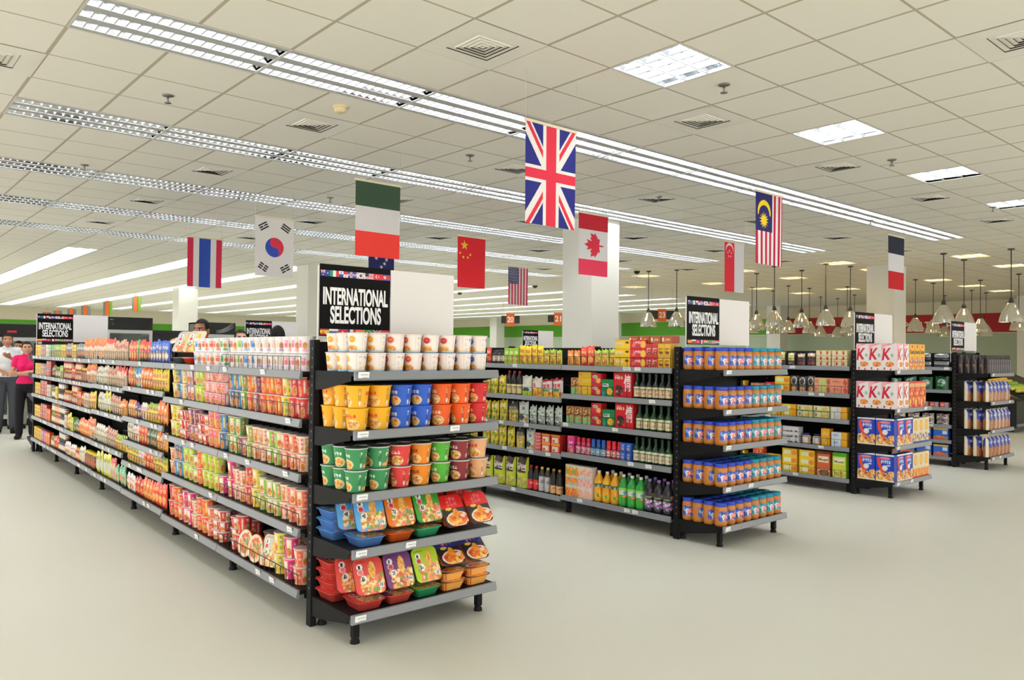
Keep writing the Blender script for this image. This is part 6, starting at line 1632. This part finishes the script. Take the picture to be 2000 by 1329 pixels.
def person(label, loc, rz, H, skin, hair, shirt, trousers, shoe, arms, female=False, look=0.0, nod=0.0, sleeve=.55, group=None):
    """a standing figure facing local -Y; arms: per side (elbow, wrist) points for a 1.7 m body"""
    k = H / 1.7
    S = lambda p: (p[0] * k, p[1] * k, p[2] * k)
    r = empty('person', loc, rz); tag(r, label, 'person', group)
    sw = .155 if female else .178; wx = .1 if female else .122
    hc = Vector(S((0, -.02, 1.585)))
    HR = Matrix.Rotation(look, 3, 'Z') @ Matrix.Rotation(nod, 3, 'X')
    body = MB()
    # legs, trunk and neck
    for s in (-1, 1):
        capsule(body, S((s * .085, 0, .9)), S((s * .095, -.012, .5)), .078 * k, .052 * k); capsule(body, S((s * .095, -.012, .5)), S((s * .1, .02, .1)), .05 * k, .034 * k); capsule(body, S((s * .1, .03, .05)), S((s * .115, -.13, .035)), .036 * k, .03 * k)
        e, w = arms[0 if s < 0 else 1]
        sh_ = (s * sw, .012, 1.405)
        capsule(body, S((s * .06, .01, 1.42)), S(sh_), .05 * k, .052 * k); capsule(body, S(sh_), S(e), .046 * k, .036 * k); capsule(body, S(e), S(w), .036 * k, .025 * k)
        # hand: palm, four fingers and a thumb
        ev, wv = Vector(S(e)), Vector(S(w)); d = (wv - ev).normalized(); side = d.cross(Vector((0, -1, 0))); side = side.normalized() if side.length > .2 else Vector((1, 0, 0)); nrm = d.cross(side)
        pe = wv + d * .085 * k
        for f in range(4):
            o_ = side * (.027 - .018 * f) * k
            capsule(body, wv + o_ * .6, pe + o_, .014 * k, .012 * k, 8)
            l = (.06, .07, .066, .05)[f] * k; m1 = pe + o_ + d * l * .5; capsule(body, pe + o_, m1, .0095 * k, .009 * k, 8); capsule(body, m1, m1 + (d * .8 + nrm * .55) * l * .5, .009 * k, .0075 * k, 8)
        tb0 = wv + d * .03 * k + side * .026 * k; tb1 = tb0 + (d * .6 + side * .75) * .035 * k; capsule(body, tb0, tb1, .0125 * k, .0105 * k, 8); capsule(body, tb1, tb1 + (d * .9 + side * .1) * .03 * k, .0105 * k, .008 * k, 8)
    ellipsoid(body, S((0, 0, .95)), (.155 * k, .105 * k, .13 * k)); ellipsoid(body, S((0, .0, 1.12)), (wx * 1.05 * k, .092 * k, .2 * k)); ellipsoid(body, S((0, 0, 1.3)), (.158 * k if not female else .138 * k, .108 * k, .17 * k))
    capsule(body, S((0, .012, 1.4)), S((0, -.005, 1.53)), .058 * k if not female else .05 * k, .05 * k if not female else .044 * k)
    # head with jaw, nose, brow and ears
    def hp(v): return hc + HR @ (Vector(v) * k)
    hd = MB()
    def shape(p):
        x, y, z = p
        if z < 0: x *= 1 - .3 * (-z) ** 1.4; y = y * (1 - .08 * -z) - .1 * (-z) * (1 if y < .2 else 0)
        return [x, y, z]
    ellipsoid(hd, (0, 0, 0), (.076, .095, .116), 24, 18, shape)
    capsule(hd, (0, -.09, .012), (0, -.109, -.026), .009, .014, 8); capsule(hd, (-.03, -.078, .03), (.03, -.078, .03), .014, .014, 8)
    capsule(hd, (0, -.078, -.09), (0, -.072, -.096), .026, .024, 8); capsule(hd, (-.016, -.089, -.058), (.016, -.089, -.058), .011, .011, 8)
    for s in (-1, 1):
        ellipsoid(hd, (s * .077, .008, -.008), (.012, .024, .034), 10, 8)
        capsule(hd, (s * .045, -.06, -.02), (s * .04, -.066, -.03), .022, .02, 8)
    o = len(body.v)
    body.v.extend([tuple(hp(p)) for p in hd.v]); body.f.extend([[i + o for i in f] for f in hd.f]); body.c.extend(hd.c); body.m.extend([0] * len(hd.f)); body.sm.extend(hd.sm)
    inv = HR.inverted()
    sk = C(*skin)
    def paint(cen):
        c_ = np.tile(sk, (len(cen), 1))
        q = ((cen - np.array(hc)) / k) @ np.array(inv).T
        fr = q[:, 1] < -.03
        for s in (-1, 1):
            e = fr & (((q[:, 0] - s * .032) / .016) ** 2 + ((q[:, 2] - .006) / .0075) ** 2 < 1); c_[e] = C(232, 226, 220)
            e = fr & (((q[:, 0] - s * .032) / .0075) ** 2 + ((q[:, 2] - .006) / .0075) ** 2 < 1); c_[e] = C(30, 22, 18)
            e = fr & (((q[:, 0] - s * .033) / .022) ** 2 + ((q[:, 2] - .029) / .006) ** 2 < 1); c_[e] = C(*hair)
        e = fr & ((q[:, 0] / .024) ** 2 + ((q[:, 2] + .058) / .009) ** 2 < 1); c_[e] = np.clip(sk * [.86, .62, .6], 0, 1)
        return c_
    inst(remeshed(body, 'body', .0085, paint), 'body', r)
    # clothes
    st_ = MB(); q = 1.0
    ellipsoid(st_, S((0, 0, 1.0)), (.162 * k, .12 * k, .1 * k)); ellipsoid(st_, S((0, .0, 1.12)), (wx * 1.22 * k, .112 * k, .2 * k)); ellipsoid(st_, S((0, 0, 1.29)), (.176 * k if not female else .155 * k, .126 * k, .185 * k))
    for s in (-1, 1):
        e, w = arms[0 if s < 0 else 1]; sh_ = Vector((s * sw, .012, 1.405)); ev = Vector(e); tip = sh_ + (ev - sh_) * sleeve
        capsule(st_, S((s * .05, .01, 1.415)), S(sh_), .064 * k, .066 * k); capsule(st_, S(sh_), S(tip), .063 * k, .06 * k)
        if female: ellipsoid(st_, S((s * .062, -.085, 1.27)), (.065 * k, .06 * k, .06 * k), 12, 8)
    capsule(st_, S((0, .012, 1.44)), S((0, .006, 1.475)), .068 * k, .066 * k)
    sc_ = C(*shirt)
    inst(remeshed(st_, 'shirt', .012, lambda c_: np.tile(sc_, (len(c_), 1))), 'shirt', r)
    tr_ = MB(); ellipsoid(tr_, S((0, 0, .93)), (.165 * k, .118 * k, .12 * k))
    for s in (-1, 1): capsule(tr_, S((s * .083, 0, .89)), S((s * .098, -.01, .5)), .093 * k, .072 * k); capsule(tr_, S((s * .098, -.01, .5)), S((s * .102, .015, .1)), .07 * k, .062 * k)
    tc_ = C(*trousers)
    inst(remeshed(tr_, 'trousers', .012, lambda c_: np.tile(tc_, (len(c_), 1))), 'trousers', r)
    for s in (-1, 1):
        so = MB(); capsule(so, S((s * .1, .035, .046)), S((s * .116, -.14, .04)), .045 * k, .039 * k); so.box(s * .108 * k - .04 * k, s * .108 * k + .04 * k, -.16 * k, .07 * k, .002, .02, 'printed_cloth')
        sc2 = C(*shoe); inst(remeshed(so, 'shoe', .009, lambda c_: np.tile(sc2, (len(c_), 1))), 'shoe', r)
    # hair
    hm = MB(); V = []; n, m = 28, 20
    ok = {}
    for i in range(m + 1):
        t = .001 + (math.pi - .002) * i / m
        for j in range(n):
            a = 2 * math.pi * j / n; p = shape([math.sin(t) * math.cos(a), math.sin(t) * math.sin(a), math.cos(t)])
            V.append(tuple(hp((p[0] * .083, p[1] * .102 + .006, p[2] * .122 + .008))))
            low = -.75 if female else -.35
            ok[i * n + j] = p[2] > (.5 if p[1] < -.45 else (.0 if p[1] < .05 else low)) 
    F = [f for f in [(i * n + j, (i + 1) * n + j, (i + 1) * n + (j + 1) % n, i * n + (j + 1) % n) for i in range(m) for j in range(n)] if all(ok[x] for x in f)] + [tuple(range(n))]
    hm.add(V, F, 'printed_cloth', C(*hair), True)
    hm.obj('hair', r)
    return r
SK = (176, 128, 98)
ang = lambda p: math.atan2(p[0], p[1])
person('man in a white shirt and dark grey trousers, hands held before him', (2.31, 16.05, 0), -.18, 1.72, (166, 116, 88), (26, 22, 20), (222, 224, 226), (70, 72, 78), (24, 22, 22), [((-.25, .0, 1.16), (-.06, -.2, 1.06)), ((.25, .02, 1.15), (.05, -.2, 1.3))], look=.1)
person('woman in a bright pink top and black trousers with folded arms', (2.42, 14.9, 0), -.3, 1.58, (196, 148, 120), (28, 22, 20), (226, 36, 102), (30, 28, 32), (40, 34, 32), [((-.22, -.04, 1.13), (.1, -.17, 1.18)), ((.22, -.04, 1.12), (-.1, -.19, 1.14))], True, look=.2, sleeve=.4)
person('person in a purple top and khaki trousers behind the woman in pink', (2.6, 16.85, 0), -.2, 1.6, (186, 138, 110), (30, 24, 22), (84, 50, 116), (150, 146, 130), (30, 28, 28), [((-.23, .03, 1.14), (-.2, -.1, .94)), ((.23, .03, 1.14), (.2, -.1, .94))], True)
person('tall dark haired man behind the noodle aisle looking down sideways', (3.42, 9.7, 0), -.75, 1.85, (172, 120, 92), (22, 20, 19), (70, 84, 96), (60, 60, 66), (24, 22, 22), [((-.25, .03, 1.15), (-.23, -.03, .9)), ((.25, .03, 1.15), (.23, -.03, .9))], look=-.25, nod=.08)
person('person whose forehead shows above the red banded white cups', (4.25, 10.6, 0), -.2, 1.76, (206, 156, 130), (34, 28, 26), (206, 190, 180), (70, 70, 76), (24, 22, 22), [((-.25, .03, 1.15), (-.23, -.03, .9)), ((.25, .03, 1.15), (.23, -.03, .9))])
person('person seen only as black hair beside the second black sign', (4.02, 8.9, 0), 2.7, 1.775, (172, 122, 94), (24, 22, 22), (60, 60, 70), (50, 50, 56), (24, 22, 22), [((-.25, .03, 1.15), (-.23, -.03, .9)), ((.25, .03, 1.15), (.23, -.03, .9))])
